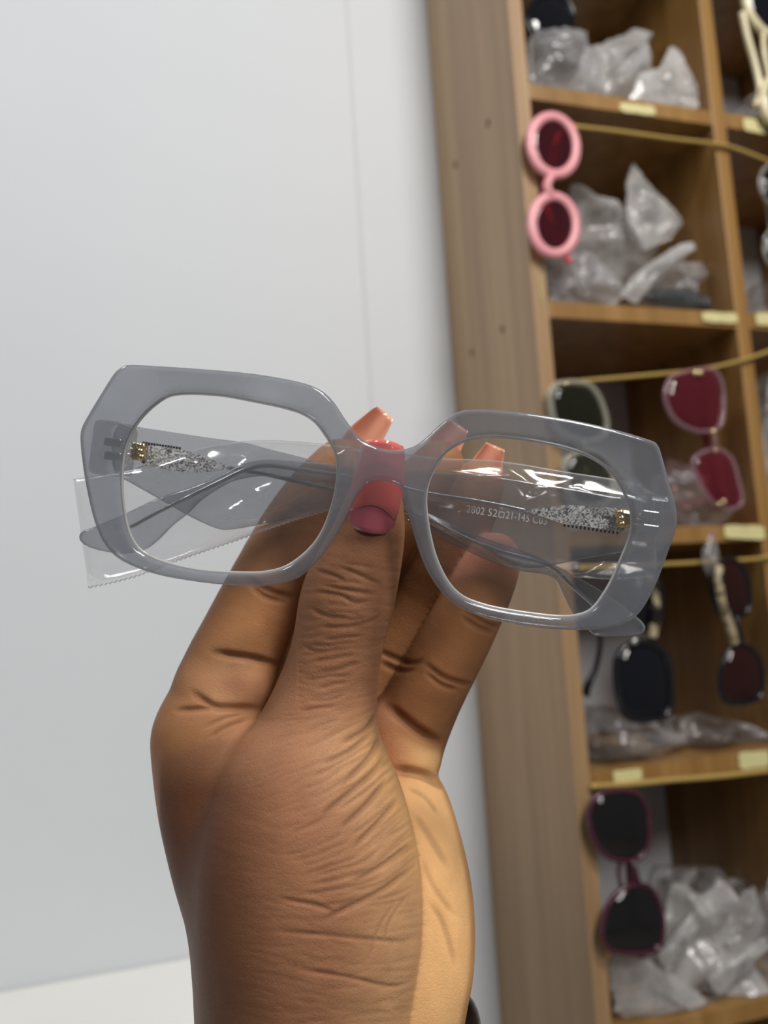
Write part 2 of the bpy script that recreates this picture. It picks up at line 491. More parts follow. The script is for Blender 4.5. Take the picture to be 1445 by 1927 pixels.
# ================================================================== the setting
DEP = 0.26177 * S                                  # depth of the cabinet = distance to the wall
zf = -CAM[2]                                       # floor height seen from the camera
cab_box('floor', -3.2, 2.6, -2.6, DEP + 0.1, zf - 0.05, zf, M['floor'])['kind'] = 'structure'
cab_box('wall_back', -3.2, 2.6, DEP, DEP + 0.1, zf, 1.6, M['wall'])['kind'] = 'structure'
step = cab_px(672, 350, DEP - 0.004)[0]
wl = cab_box('wall_left', -3.2, step, DEP - 0.004, DEP - 0.0005, zf, 1.6, M['wall'], bevel=0.0015); wl['kind'] = 'structure'

# ------------------------------------------------------------------ display cabinet
UA, UB, UC = 0.01987 * S, 0.29924 * S, 0.32064 * S          # side board thickness, divider left / right face
PW = UB - UA; BT = UC - UB
ROWS = [0.945, 0.66031, 0.37233, 0.08901, -0.19182, -0.475, -0.758, -1.04, -1.322, -1.604]
THK = 0.0212 * S
top_v = 1.24 * S
shelf_root = thing('display_cabinet', 'oak veneer open cabinet with square cubbyholes of sunglasses against the white wall', 'cabinet', cab(0, 0, zf))
side = cab_box('side_panel', 0, UA, 0, DEP - 0.001, zf, top_v, M['wood'], shelf_root, bevel=0.0006)
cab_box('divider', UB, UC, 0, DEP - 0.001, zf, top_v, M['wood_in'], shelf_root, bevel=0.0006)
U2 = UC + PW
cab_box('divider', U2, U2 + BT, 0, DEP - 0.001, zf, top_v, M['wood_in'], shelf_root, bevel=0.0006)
shelves = {}
for r, vt in enumerate(ROWS):
    for c, (a, b) in enumerate(((UA, UB), (UC, U2))):
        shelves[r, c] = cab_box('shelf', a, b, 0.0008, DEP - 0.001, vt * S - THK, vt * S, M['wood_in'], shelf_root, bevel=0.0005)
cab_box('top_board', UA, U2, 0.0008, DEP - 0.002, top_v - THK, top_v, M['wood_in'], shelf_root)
for px, py in ((918, 232), (857, 310), (945, 620), (888, 663)):     # filled screw holes in the side board
    r = pt(px, py, 1) - CAM
    t = ((OC - CAM) @ XC) / (r @ XC); P = CAM + t * r
    V = []; F = []
    for k, (rr, hh) in enumerate(((0.0042, 0.0), (0.0038, 0.0005), (0.0, 0.0006))):
        for a in range(12):
            an = a * math.pi / 6
            V.append(P - XC * (hh + 0.0001) + rr * (math.cos(an) * YC + math.sin(an) * ZC))
    for k in range(2):
        for a in range(12): F.append((k * 12 + a, k * 12 + (a + 1) % 12, (k + 1) * 12 + (a + 1) % 12, (k + 1) * 12 + a))
    mesh_obj('screw_cap', V, F, M['screw'], side)


def label_strip(px0, py0, px1, py1, hpx, parent, seed=0):
    """yellowed tape stuck on a board edge from one pixel to another"""
    rr = random.Random(seed)
    a = cab_px(px0, py0, 0.0); b = cab_px(px1, py1, 0.0); h = hpx / FPX * 0.78
    top = []; bot = []
    n = 7
    for i in range(n):
        t = i / (n - 1); u = a[0] + (b[0] - a[0]) * t; v = a[2] + (b[2] - a[2]) * t
        e = (0.0012 if i in (0, n - 1) else 0.0)
        top.append((u, v + h / 2 - e + rr.uniform(-.0006, .0006))); bot.append((u, v - h / 2 + e + rr.uniform(-.0006, .0006)))
    V = []; F = []
    for w in (-0.0014, -0.0002):
        for (u, v) in top: V.append(cab(u, w, v))
        for (u, v) in bot: V.append(cab(u, w, v))
    for i in range(n - 1):
        F.append((i, i + 1, n + i + 1, n + i)[::-1]); F.append((2 * n + i, 2 * n + i + 1, 3 * n + i + 1, 3 * n + i))
        F.append((i, i + 1, 2 * n + i + 1, 2 * n + i)); F.append((n + i, n + i + 1, 3 * n + i + 1, 3 * n + i)[::-1])
    F.append((0, n, 3 * n, 2 * n)); F.append((n - 1, 2 * n - 1, 4 * n - 1, 3 * n - 1)[::-1])
    return mesh_obj('price_label', V, F, M['label'], parent, smooth=False)


label_strip(1165, 202, 1231, 210, 21, shelves[1, 0], 1)
label_strip(1398, 234, 1440, 242, 30, shelves[1, 1], 2)
label_strip(1320, 596, 1386, 600, 22, shelves[2, 0], 3)
label_strip(1421, 600, 1455, 602, 27, shelves[2, 1], 4)
label_strip(1362, 1001, 1437, 1003, 28, shelves[3, 0], 5)
label_strip(1153, 1462, 1206, 1456, 22, shelves[4, 0], 6)
label_strip(1389, 1432, 1445, 1426, 32, shelves[4, 0], 7)
label_strip(1009, 500, 1020, 566, 20, side, 8)


def cord(points, w, rad=0.0021):
    P = np.array([cabP(cab_px(x, y, w)) for x, y in points])
    P = catmull(P, 8, closed=False)
    return tube('hanging_cord', P, rad, M['cord'], shelf_root, n=8)


cord([(1078, 238), (1160, 247), (1260, 261), (1345, 271), (1385, 280), (1450, 305)], -0.004)
cord([(1046, 722), (1120, 715), (1220, 706), (1310, 697), (1390, 680), (1450, 660)], -0.004)
cord([(1088, 1068), (1200, 1064), (1290, 1060), (1350, 1056), (1420, 1052), (1450, 1046)], -0.004)
cord([(1112, 1480), (1180, 1476), (1260, 1468), (1350, 1461), (1448, 1450)], -0.004, 0.0026)

# ------------------------------------------------------------------ counter at the left
cv = cab_px(190, 1831, DEP - 0.004)[2]
cu1 = cab_px(520, 1760, DEP - 0.004)[0]
ct = thing('counter', 'white laminate counter against the left wall, lower left corner', 'counter', cab(-1.2, -0.1, zf))
cab_box('countertop', -2.4, cu1, -0.36, DEP - 0.0045, cv - 0.03, cv, M['counter'], ct, bevel=0.003)
cab_box('counter_body', -2.36, cu1 - 0.03, -0.30, DEP - 0.03, zf, cv - 0.03, M['counter'], ct, bevel=0.002)

# ================================================================== sunglasses on the cabinet
def eye_outline(cx, cy, rx, ry, rot=0, n=28, power=2.0):
    out = []
    for i in range(n):
        a = 2 * math.pi * i / n; c, s = math.cos(a), math.sin(a)
        k = (abs(c) ** power + abs(s) ** power) ** (-1 / power)
        x, y = rx * k * c, ry * k * s
        out.append((cx + x * math.cos(rot) - y * math.sin(rot), cy + x * math.sin(rot) + y * math.cos(rot)))
    return out


def lens_disc(outline, w, thick, bulge):
    """outline: list of (u,v); closed curved disc of some thickness"""
    P = np.array(outline); c = P.mean(0); n = len(P); V = []; F = []
    rings = (1.0, 0.75, 0.5, 0.25)
    for sgn in (0, 1):
        for t in rings:
            for q in P:
                p = c + (q - c) * t
                V.append(cab(p[0], w - bulge * (1 - t * t) + sgn * thick, p[1]))
        V.append(cab(c[0], w - bulge + sgn * thick, c[1]))
    B = n * 4 + 1
    for sgn in (0, 1):
        o = sgn * B
        for k in range(3):
            for i in range(n):
                j = (i + 1) % n
                f = (o + k * n + i, o + k * n + j, o + (k + 1) * n + j, o + (k + 1) * n + i)
                F.append(f if sgn == 0 else f[::-1])
        for i in range(n):
            f = (o + 3 * n + i, o + 3 * n + (i + 1) % n, o + 4 * n)
            F.append(f if sgn == 0 else f[::-1])
    for i in range(n):
        j = (i + 1) % n; F.append((i, B + i, B + j, j))
    return V, F


def sunglasses(label, eyes, w, rim_px, rim_mat, lens_mat, bridge=None, bridge_px=None, temple_mat=None, temples=(), temple_px=5,
               smooth_pts=5, rim_depth=1.2, bulge=0.004, group='sunglasses hanging on the cabinet', extras=(), name='sunglasses', browbar=None):
    """eyes: two pixel outlines; temples: pixel polylines with own depths; all placed at cabinet depth w"""
    uv = [[tuple(cab_px(x, y, w)[[0, 2]]) for x, y in e] for e in eyes]
    allv = np.array([q for e in uv for q in e])
    root = thing(name, label, 'sunglasses', cab(allv[:, 0].mean(), w, allv[:, 1].min()), group)
    for e in uv:
        E2 = resample(catmull(e, smooth_pts), 56)
        mesh_obj('lens', *lens_disc(E2, w, 0.0016, bulge), lens_mat, root)
        if rim_px:
            path = np.array([cab(u, w + 0.0008, v) for u, v in E2])
            tube('rim', path, rim_px / FPX * 0.76, rim_mat, root, n=10, closed=True, flat=(YC, rim_depth))
    if bridge:
        for b in bridge:
            P = catmull([cabP(cab_px(x, y, w + dw)) for x, y, dw in b], 6, closed=False)
            tube('bridge', P, (bridge_px or rim_px) / FPX * 0.76, rim_mat, root, n=10)
    for tp in temples:
        P = catmull([cabP(cab_px(x, y, w + dw)) for x, y, dw in tp], 8, closed=False)
        tube('temple', P, temple_px / FPX * 0.76, temple_mat or rim_mat, root, n=10)
    for nm, mat, x, y, dw, rpx in extras:
        V, F = ball(cabP(cab_px(x, y, w + dw)), rpx / FPX * 0.76)
        mesh_obj(nm, V, F, mat, root)
    return root


def ball(c, r, n=10, m=7, sq=(1, 1, 1)):
    V = []; F = []
    for i in range(m + 1):
        th = math.pi * i / m
        for a in range(n):
            ph = 2 * math.pi * a / n
            V.append(np.array(c) + r * np.array([math.sin(th) * math.cos(ph) * sq[0], math.sin(th) * math.sin(ph) * sq[1], math.cos(th) * sq[2]]))
    for i in range(m):
        for a in range(n): F.append((i * n + a, i * n + (a + 1) % n, (i + 1) * n + (a + 1) % n, (i + 1) * n + a))
    return V, F


HANG = -0.012
# pink round pair, second row
sunglasses('round pink glitter sunglasses with wine red lenses hanging at the cabinet\'s left edge',
           [eye_outline(1042, 273, 42, 55, rot=-0.22), eye_outline(1043, 423, 41, 54, rot=-0.10)], HANG, 11, M['pinkrim'], M['lens_wine'],
           bridge=[[(1040, 330, 0), (1029, 348, -.001), (1036, 368, 0)]], bridge_px=9, temple_mat=M['coralplastic'],
           temples=[[(1072, 232, 0.002), (1062, 250, .012), (1045, 300, .02), (1022, 345, .02), (1020, 400, .022), (1030, 450, .022)],
                    [(1070, 492, 0.002), (1064, 478, .01), (1040, 430, .026), (1026, 360, .026), (1044, 270, .026), (1060, 250, .026)]], temple_px=7, rim_depth=0.7, bulge=0.0012,
           extras=[('hinge', M['coralplastic'], 1069, 490, .001, 6), ('hinge', M['coralplastic'], 1076, 236, .001, 6)])
# pink rimless pair, third row right
sunglasses('pink tinted sunglasses with pale clear rims and gold joints, third row beside the divider',
           [[(1252, 748), (1262, 712), (1300, 698), (1340, 695), (1358, 718), (1362, 760), (1356, 800), (1328, 812), (1296, 806), (1268, 786)],
            [(1304, 872), (1322, 852), (1350, 846), (1376, 862), (1390, 905), (1396, 946), (1372, 958), (1344, 948), (1324, 920)]],
           HANG, 4.5, M['pinkclear'], M['lens_pink'], bridge=[[(1344, 808, 0), (1345, 826, -.003), (1346, 848, 0)]], bridge_px=3, temple_mat=M['lens_pink'],
           temples=[[(1318, 698, .002), (1322, 720, .016), (1328, 800, .022), (1345, 900, .022), (1362, 952, .018)],
                    [(1352, 958, .002), (1346, 940, .014), (1335, 880, .028), (1320, 790, .028), (1312, 730, .024)]], temple_px=6,
           extras=[('gold_joint', M['gold'], 1308, 702, -.003, 7), ('gold_joint', M['gold'], 1318, 702, -.003, 7), ('gold_joint', M['gold'], 1342, 812, -.003, 7),
                   ('gold_joint', M['gold'], 1346, 848, -.002, 5), ('gold_joint', M['gold'], 1352, 948, -.003, 6), ('gold_joint', M['gold'], 1362, 944, -.003, 6)])
# clear framed pair seen past the grey glasses, third row left
sunglasses('large clear framed sunglasses with dark olive lenses behind the grey glasses',
           [[(1036, 752), (1044, 726), (1084, 720), (1116, 732), (1136, 772), (1140, 812), (1112, 830), (1074, 822), (1046, 800)],
            [(1062, 880), (1080, 856), (1114, 850), (1142, 866), (1152, 900), (1146, 940), (1112, 952), (1078, 940)]],
           HANG, 7, M['clearrim'], M['lens_olive'], bridge=[[(1100, 828, 0), (1100, 838, -.003), (1104, 852, 0)]], bridge_px=4, temple_mat=M['gold'],
           temples=[[(1070, 722, .002), (1072, 740, .014), (1074, 810, .02), (1080, 900, .02)], [(1110, 952, .002), (1106, 930, .014), (1098, 850, .026), (1090, 760, .026)]], temple_px=4,
           extras=[('gold_joint', M['gold'], 1066, 722, -.003, 5), ('gold_joint', M['gold'], 1148, 886, -.003, 6)])
# black pair, fourth row
sunglasses('big black square sunglasses hanging in the fourth row, marbled upper temple',
           [[(1190, 1122), (1196, 1092), (1222, 1078), (1240, 1100), (1243, 1140), (1238, 1176), (1212, 1184), (1196, 1160)],
            [(1160, 1258), (1168, 1228), (1196, 1210), (1228, 1212), (1254, 1236), (1262, 1290), (1258, 1340), (1226, 1354), (1184, 1350), (1166, 1316)]],
           HANG, 7, M['black'], M['lens_black'], bridge=[[(1220, 1180, 0), (1226, 1196, -.003), (1222, 1212, 0)]], bridge_px=6, temple_mat=M['stripe'],
           temples=[[(1216, 1084, -.006), (1228, 1100, -.008), (1234, 1150, -.008), (1228, 1200, -.005)], [(1240, 1352, .003), (1236, 1330, .016), (1226, 1260, .024), (1216, 1160, .024)]], temple_px=9,
           extras=[('hinge', M['silver'], 1194, 1207, -.004, 7)])
# brown pair, fourth row right
sunglasses('dark brown sunglasses with a marbled temple, fourth row next to the divider',
           [[(1338, 1096), (1350, 1062), (1382, 1054), (1404, 1078), (1412, 1120), (1406, 1152), (1376, 1162), (1350, 1150)],
            [(1362, 1246), (1376, 1222), (1402, 1214), (1428, 1236), (1436, 1278), (1430, 1312), (1396, 1324), (1364, 1318), (1356, 1284)]],
           HANG, 5, M['black'], M['lens_brown'], bridge=[[(1384, 1160, 0), (1392, 1188, -.003), (1396, 1216, 0)]], bridge_px=5, temple_mat=M['stripe'],
           temples=[[(1352, 1066, -.005), (1352, 1100, -.008), (1360, 1140, -.008), (1380, 1200, -.004)], [(1400, 1322, .003), (1396, 1300, .016), (1384, 1220, .024), (1370, 1120, .024)]], temple_px=9)
# plum pair, fifth row
sunglasses('large plum framed sunglasses with near black lenses, fifth row at the left edge',
           [[(1108, 1534), (1122, 1500), (1160, 1488), (1200, 1494), (1218, 1526), (1222, 1572), (1208, 1612), (1172, 1620), (1136, 1606), (1114, 1570)],
            [(1134, 1742), (1148, 1698), (1184, 1668), (1222, 1670), (1242, 1704), (1248, 1752), (1238, 1786), (1196, 1794), (1154, 1790), (1136, 1770)]],
           HANG, 5, M['plum'], M['lens_smoke'], bridge=[[(1190, 1616, 0), (1197, 1642, -.004), (1204, 1668, 0)], [(1168, 1620, .004), (1164, 1644, .004), (1170, 1676, .004)]], bridge_px=4,
           temples=[[(1180, 1490, .002), (1182, 1504, .012), (1186, 1580, .016), (1190, 1700, .016), (1196, 1760, .016)],
                    [(1206, 1794, .002), (1200, 1780, .014), (1190, 1700, .022), (1180, 1560, .022), (1160, 1530, .022)]], temple_px=9)
# black round pair inside the top row
sunglasses('black round sunglasses hanging over the plastic bags in the top row',
           [eye_outline(1036, 34, 44, 46), eye_outline(1034, -62, 44, 46)], 0.03, 5, M['black'], M['lens_black'],
           bridge=[[(1030, -14, 0), (1026, -10, -.002), (1030, -6, 0)]], bridge_px=5, temples=[[(1060, 70, .003), (1062, 60, .012), (1058, 0, .02), (1050, -60, .02)]], temple_px=5)
# cream pair at the right edge
sunglasses('cream framed sunglasses with black lenses in the upper right corner',
           [[(1404, 6), (1400, -60), (1440, -100), (1490, -90), (1500, -20), (1480, 40), (1446, 62), (1420, 40)],
            [(1436, 190), (1446, 150), (1480, 130), (1520, 150), (1526, 210), (1490, 240), (1450, 226)]],
           HANG, 9, M['cream'], M['lens_black'], bridge=[[(1436, 62, 0), (1438, 100, -.002), (1448, 150, 0)]], bridge_px=6,
           temples=[[(1396, 24, .002), (1406, 70, .004), (1420, 120, .006), (1430, 170, .006), (1424, 196, .004)]], temple_px=8,
           extras=[('temple_tip', M['cream'], 1422, 196, .003, 8)])
# clear pair at the right edge
sunglasses('clear sunglasses with beaded rims at the right picture edge, second row',
           [eye_outline(1468, 345, 38, 42), eye_outline(1476, 465, 38, 44)], HANG, 4, M['clearrim'], M['lens_smoke'],
           bridge=[[(1466, 388, 0), (1464, 404, -.003), (1470, 420, 0)]], bridge_px=3, temples=[[(1434, 318, .002), (1436, 340, .012), (1450, 440, .018)]], temple_px=3,
           extras=[('bead', M['silver'], 1428, 340, -.002, 4), ('bead', M['silver'], 1430, 350, -.002, 4), ('bead', M['silver'], 1436, 362, -.002, 6), ('bead', M['silver'], 1440, 456, -.002, 4), ('bead', M['silver'], 1438, 448, -.002, 4)])

# clear temple tip poking out under the third shelf
tip = thing('spectacles', 'single clear spectacle arm hooked over the cord under the third shelf', 'spectacles', cabP(cab_px(1338, 1070, -0.012)))
P = catmull([cabP(cab_px(x, y, -0.01 + w)) for x, y, w in ((1338, 1006, -.004), (1338, 1030, -.004), (1336, 1060, -.004), (1342, 1090, .012), (1350, 1140, .02))], 6, closed=False)
tube('temple', P, np.interp(np.linspace(0, 1, len(P)), [0, .15, .35, .7, 1], [.003, .005, .0095, .006, .003]), M['bag_dim'], tip, n=10, flat=(YC, 0.5))
V, F = ball(cabP(cab_px(1339, 1006, -0.014)), 0.0035); mesh_obj('temple_tip', V, F, M['pinkclear'], tip)
# thin black arm in front of the pale wall, fourth row
arm = thing('spectacles', 'thin black spectacle arm against the pale wall strip, fourth row', 'spectacles', cabP(cab_px(1100, 1300, 0.06)))
P = catmull([cabP(cab_px(x, y, 0.05)) for x, y in ((1130, 1190), (1128, 1225), (1120, 1260), (1106, 1290), (1100, 1310))], 6, closed=False)
tube('temple', P, np.interp(np.linspace(0, 1, len(P)), [0, .5, 1], [.0022, .0028, .005]), M['black'], arm, n=8)


# ------------------------------------------------------------------ crumpled plastic bags
def bag(label, outline, w, depth, row, col, mat, seed, group='clear plastic bags in the cubbyholes', sharp=1.0, rings=18, n=84):
    """crumpled bag: an outline (photo pixels on the plane at depth w) filled with creased film, front and back layers"""
    r = np.random.default_rng(seed)
    a, b = ((UA, UB), (UC, U2))[col]
    floor_v = ROWS[row] * S
    uv = np.array([cab_px(x, y, w)[[0, 2]] for x, y in outline])
    E2 = resample(uv, n); c = E2.mean(0)
    E2 = c + (E2 - c) * (1 + 0.02 * r.standard_normal((n, 1)))
    # crease field: sum of random folded planes
    K = [(r.uniform(0, 2 * np.pi), r.uniform(40, 190), r.uniform(0, 6.28), r.uniform(.35, 1)) for _ in range(9)]
    def fold(p):
        q = 0
        for an, fq, ph, am in K: q = q + am * np.abs(((p[..., 0] * math.cos(an) + p[..., 1] * math.sin(an)) * fq / 3.14 + ph) % 2 - 1)
        return q / 4 - 0.5
    V = []; F = []
    T = np.linspace(1, 0, rings, endpoint=False)[:, None]
    for layer in (0, 1):
        p = c + (E2 - c)[None] * T[..., None] + r.normal(0, 0.0005, (rings, n, 2)) * (T < 1)[..., None]
        dd = depth * (1 - T ** 2) * (0.55 if layer else -0.45) + fold(p) * depth * sharp * (0.8 if layer else -1) * (1 - 0.5 * T ** 6) + r.normal(0, depth * 0.012, (rings, n))
        uu = np.clip(p[..., 0], a + .002, b - .002); vv = np.maximum(p[..., 1], floor_v + .0012); ww = np.clip(w + dd, 0.003, DEP - 0.016)
        V += list((OC + uu[..., None] * XC + ww[..., None] * YC + vv[..., None] * ZC).reshape(-1, 3))
        V.append(cab(c[0], min(max(w + depth * (0.5 if layer else -0.4), .003), DEP - 0.016), max(c[1], floor_v + .0012)))
    B = rings * n + 1
    for layer in (0, 1):
        o = layer * B
        for k in range(rings - 1):
            for i in range(n):
                j = (i + 1) % n
                F.append((o + k * n + i, o + k * n + j, o + (k + 1) * n + j, o + (k + 1) * n + i))
        for i in range(n): F.append((o + (rings - 1) * n + i, o + (rings - 1) * n + (i + 1) % n, o + rings * n))
    for i in range(n):
        j = (i + 1) % n; F.append((i, j, B + j, B + i))
    V = np.array(V)
    o = mesh_obj('plastic_bag', V, F, mat, None, smooth=True)
    props(o, label, 'plastic bag', group)
    return o


# first row
bag('crumpled clear bag with a folded corner standing in the middle of the top row', [(1060, 190), (1080, 150), (1100, 90), (1130, 85), (1190, 60), (1224, 66), (1212, 96), (1196, 108), (1220, 130), (1240, 180), (1230, 200), (1150, 200)], 0.06, 0.045, 1, 0, M['bag'], 11)
bag('flat clear bag slumped at the right end of the top row', [(1180, 200), (1200, 140), (1240, 130), (1262, 84), (1280, 98), (1308, 160), (1314, 200), (1290, 214), (1230, 212)], 0.012, 0.010, 1, 0, M['bag'], 12)
bag('grey see-through bag under the black round sunglasses', [(990, 168), (992, 80), (1010, 60), (1060, 66), (1100, 70), (1110, 110), (1120, 170), (1060, 182)], 0.03, 0.035, 1, 0, M['bag_dim'], 13)
# second row
bag('large crumpled bag filling the middle of the second row', [(1060, 470), (1066, 400), (1075, 352), (1130, 378), (1180, 400), (1215, 430), (1230, 470), (1220, 530), (1160, 570), (1100, 560)], 0.10, 0.045, 2, 0, M['bag'], 21)
bag('tall pointed bag corner rising in the second row', [(1178, 410), (1180, 330), (1190, 308), (1220, 345), (1260, 390), (1282, 420), (1262, 448), (1240, 460), (1210, 470)], 0.05, 0.014, 2, 0, M['bag'], 22)
bag('bright twisted strip of bag pointing right in the second row', [(1165, 555), (1190, 520), (1230, 490), (1270, 465), (1302, 454), (1308, 468), (1270, 500), (1230, 535), (1195, 572)], 0.012, 0.01, 2, 0, M['bag'], 23)
bag('thin bag tail stretching to the divider, second row', [(1200, 570), (1220, 520), (1280, 492), (1330, 494), (1374, 502), (1350, 520), (1310, 536), (1310, 578), (1250, 580)], 0.042, 0.014, 2, 0, M['bag_dim'], 24)
bag('small bag lying under the pink round sunglasses', [(1032, 570), (1030, 520), (1050, 496), (1090, 478), (1130, 520), (1160, 560), (1120, 580)], 0.03, 0.035, 2, 0, M['bag_dim'], 25)
# third row
bag('pale bag behind the pink tinted sunglasses, third row', [(1210, 985), (1230, 900), (1258, 862), (1290, 884), (1310, 920), (1360, 940), (1400, 952), (1412, 985), (1300, 990)], 0.06, 0.05, 3, 0, M['bag_dim'], 31)
bag('clear bag seen through the right lens, third row', [(1060, 985), (1064, 900), (1100, 870), (1160, 880), (1210, 930), (1216, 985)], 0.07, 0.05, 3, 0, M['bag_dim'], 32)
# fourth row
bag('see-through bag under the black square sunglasses, fourth row', [(1104, 1430), (1108, 1330), (1140, 1326), (1180, 1352), (1220, 1360), (1290, 1392), (1240, 1420), (1170, 1432)], 0.05, 0.05, 4, 0, M['bag_dim'], 41)
bag('low flat bag lying towards the divider, fourth row', [(1250, 1400), (1264, 1352), (1310, 1340), (1370, 1356), (1440, 1380), (1452, 1396), (1380, 1404), (1300, 1404)], 0.06, 0.05, 4, 0, M['bag_dim'], 42)
# fifth row
bag('long white bag hanging over the lower shelf edge, fifth row', [(1140, 1812), (1160, 1796), (1220, 1806), (1290, 1846), (1340, 1890), (1366, 1927), (1290, 1935), (1220, 1930), (1160, 1905)], 0.02, 0.025, 5, 0, M['bag'], 51, sharp=0.25)
bag('big crumpled bag with white folds in the middle of the fifth row', [(1225, 1880), (1236, 1800), (1228, 1740), (1246, 1700), (1256, 1650), (1300, 1676), (1330, 1640), (1352, 1700), (1398, 1656), (1408, 1720), (1396, 1780), (1412, 1850), (1330, 1885)], 0.05, 0.06, 5, 0, M['bag'], 52)
bag('see-through bag with a dark spot at the back of the fifth row', [(1210, 1720), (1230, 1630), (1300, 1628), (1380, 1632), (1445, 1636), (1448, 1700), (1400, 1740), (1300, 1740)], 0.12, 0.03, 5, 0, M['bag_dim'], 53)
bag('thin creased bag at the right end of the fifth row', [(1420, 1870), (1425, 1780), (1430, 1690), (1455, 1640), (1470, 1700), (1470, 1850)], 0.02, 0.02, 5, 0, M['bag_dim'], 54)
bag('pleated strip of white bag leaning behind the plum sunglasses, fifth row', [(1236, 1800), (1262, 1760), (1300, 1716), (1310, 1740), (1290, 1790), (1256, 1826)], 0.01, 0.012, 5, 0, M['bag'], 55)
bag('narrow creased bag lying across the right of the fifth row', [(1330, 1840), (1380, 1800), (1440, 1760), (1450, 1780), (1400, 1830), (1350, 1870)], 0.008, 0.01, 5, 0, M['bag'], 56)
bag('dark tinted flap of bag at the back of the second row', [(1200, 560), (1230, 545), (1290, 540), (1330, 560), (1340, 582), (1260, 584)], 0.022, 0.012, 2, 0, M['bag_dark'], 26)
# right column
bag('dim bag in the second row beyond the divider', [(1412, 580), (1415, 540), (1440, 536), (1480, 550), (1500, 580)], 0.05, 0.04, 2, 1, M['bag_dim'], 61)
bag('grey bag in the top row beyond the divider', [(1376, 210), (1400, 190), (1430, 180), (1490, 190), (1500, 225)], 0.05, 0.04, 1, 1, M['bag_dim'], 62)
bag('white bag in the third row beyond the divider', [(1432, 960), (1428, 760), (1440, 700), (1490, 720), (1500, 960)], 0.05, 0.05, 3, 1, M['bag'], 63)

# ================================================================== the grey spectacles in the hand
D_FR, D_RT, D_LT = 0.2040, 0.2240, 0.2280          # distances of the front, the right and the left folded temple
px2m = lambda P, d: np.array([((x - CX) / FPX * d, -(y - CY) / FPX * d) for x, y in P])

OUTER = [(240, 688), (264, 688), (361, 694), (457, 702), (521, 711), (573, 722), (602, 734), (618, 746), (632, 762), (650, 790), (668, 813), (681, 827),
         (700, 838), (719, 844.5), (742, 848), (766, 844.5), (785, 836.5), (799, 826), (822, 803.5), (846, 785), (865, 775), (888, 771), (940, 773), (1020, 782),
         (1090, 794), (1161, 810.6), (1222, 829), (1234, 836.5), (1241, 853), (1255, 905), (1267, 947), (1271, 975), (1268.5, 999), (1255, 1036), (1236, 1088), (1213, 1135),
         (1194, 1159), (1170, 1175), (1138, 1183), (1090, 1185), (1020, 1181), (949, 1170.6), (902, 1159), (869, 1145), (841, 1126), (818, 1098), (799, 1065), (782, 1018),
         (770.6, 975), (761, 938), (754, 921), (742, 909), (723, 904.7), (700, 905.6), (687, 913), (678, 925), (666, 942), (650, 977), (630, 1013), (610, 1041), (585, 1069),
         (561, 1087.5), (529, 1098), (481, 1102.7), (421, 1099.5), (361, 1092.7), (300, 1081.5), (252, 1065), (220, 1047), (200, 1025), (186, 997), (174, 957), (164, 909),
         (158, 869), (154, 829), (156, 808), (168, 784), (192, 744), (216, 706), (228, 694)]
INL = [(312, 748), (337, 741.5), (377, 741), (425, 745), (481, 755.5), (533, 766.4), (569, 778), (594, 794.5), (614, 820.6), (630, 848.6), (636, 877), (634, 909), (626, 949),
       (610, 993), (590, 1025), (565, 1049), (537, 1067), (501, 1076.6), (461, 1078), (401, 1075), (353, 1068.6), (308, 1057), (276, 1043), (256, 1025), (242, 997), (234, 957),
       (230, 909), (233, 861), (240, 833), (256, 800.5), (280, 772)]
INR = [(883, 827), (921, 822), (968, 825), (1025, 834), (1081, 848), (1123, 867), (1152, 890.6), (1170, 919), (1182, 947), (1188, 975), (1185, 1008), (1170, 1046), (1152, 1088),
       (1133, 1121), (1114, 1145), (1090, 1156.5), (1053, 1160), (996, 1154), (940, 1145), (897, 1134), (865, 1119), (841, 1093), (822, 1055), (811, 1018), (803.5, 975),
       (801, 938), (806, 909), (818, 881), (836, 853), (860, 836.5)]

gl_root = thing('eyeglasses', 'smoky grey translucent oversized eyeglasses with clear lenses held in the hand', 'eyeglasses', pt(722, 1130, 0.212))


def slab(name, outlines, d, half, rnd, mat, parent, h=0.0004, holes=(), shape=None):
    """rounded plate with the outlines' silhouette, d from the camera, half thickness `half`, edge radius rnd"""
    O = px2m(resample(catmull(outlines, 4), 260), d)
    lo = O.min(0) - 0.002; hi = O.max(0) + 0.002
    nx, ny = int((hi[0] - lo[0]) / h) + 2, int((hi[1] - lo[1]) / h) + 2
    nz = int((2 * half + 0.003) / h) + 3
    gx, gy = np.meshgrid(lo[0] + h * np.arange(nx), lo[1] + h * np.arange(ny), indexing='ij')
    d2 = poly_sdf(gx, gy, O)
    for H in holes:
        d2 = np.maximum(d2, -poly_sdf(gx, gy, px2m(resample(catmull(H, 4), 160), d)))
    z0 = -half - 0.0015
    gz = z0 + h * np.arange(nz)
    hz = half if shape is None else shape(gx, gy, half)
    a = d2[:, :, None] + rnd; b = np.abs(gz)[None, None, :] - (np.asarray(hz)[..., None] if np.ndim(hz) else hz) + rnd
    F = np.minimum(np.maximum(a, b), 0) + np.sqrt(np.maximum(a, 0) ** 2 + np.maximum(b, 0) ** 2) - rnd
    V, Q = surface_nets(F.astype(np.float32), (lo[0], lo[1], z0), h)
    V = laplace(V, Q, 2, 0.5)
    V = V.copy(); V[:, 2] += d
    W = cam2world(V)
    return mesh_obj(name, W, Q[:, ::-1].copy(), mat, parent)


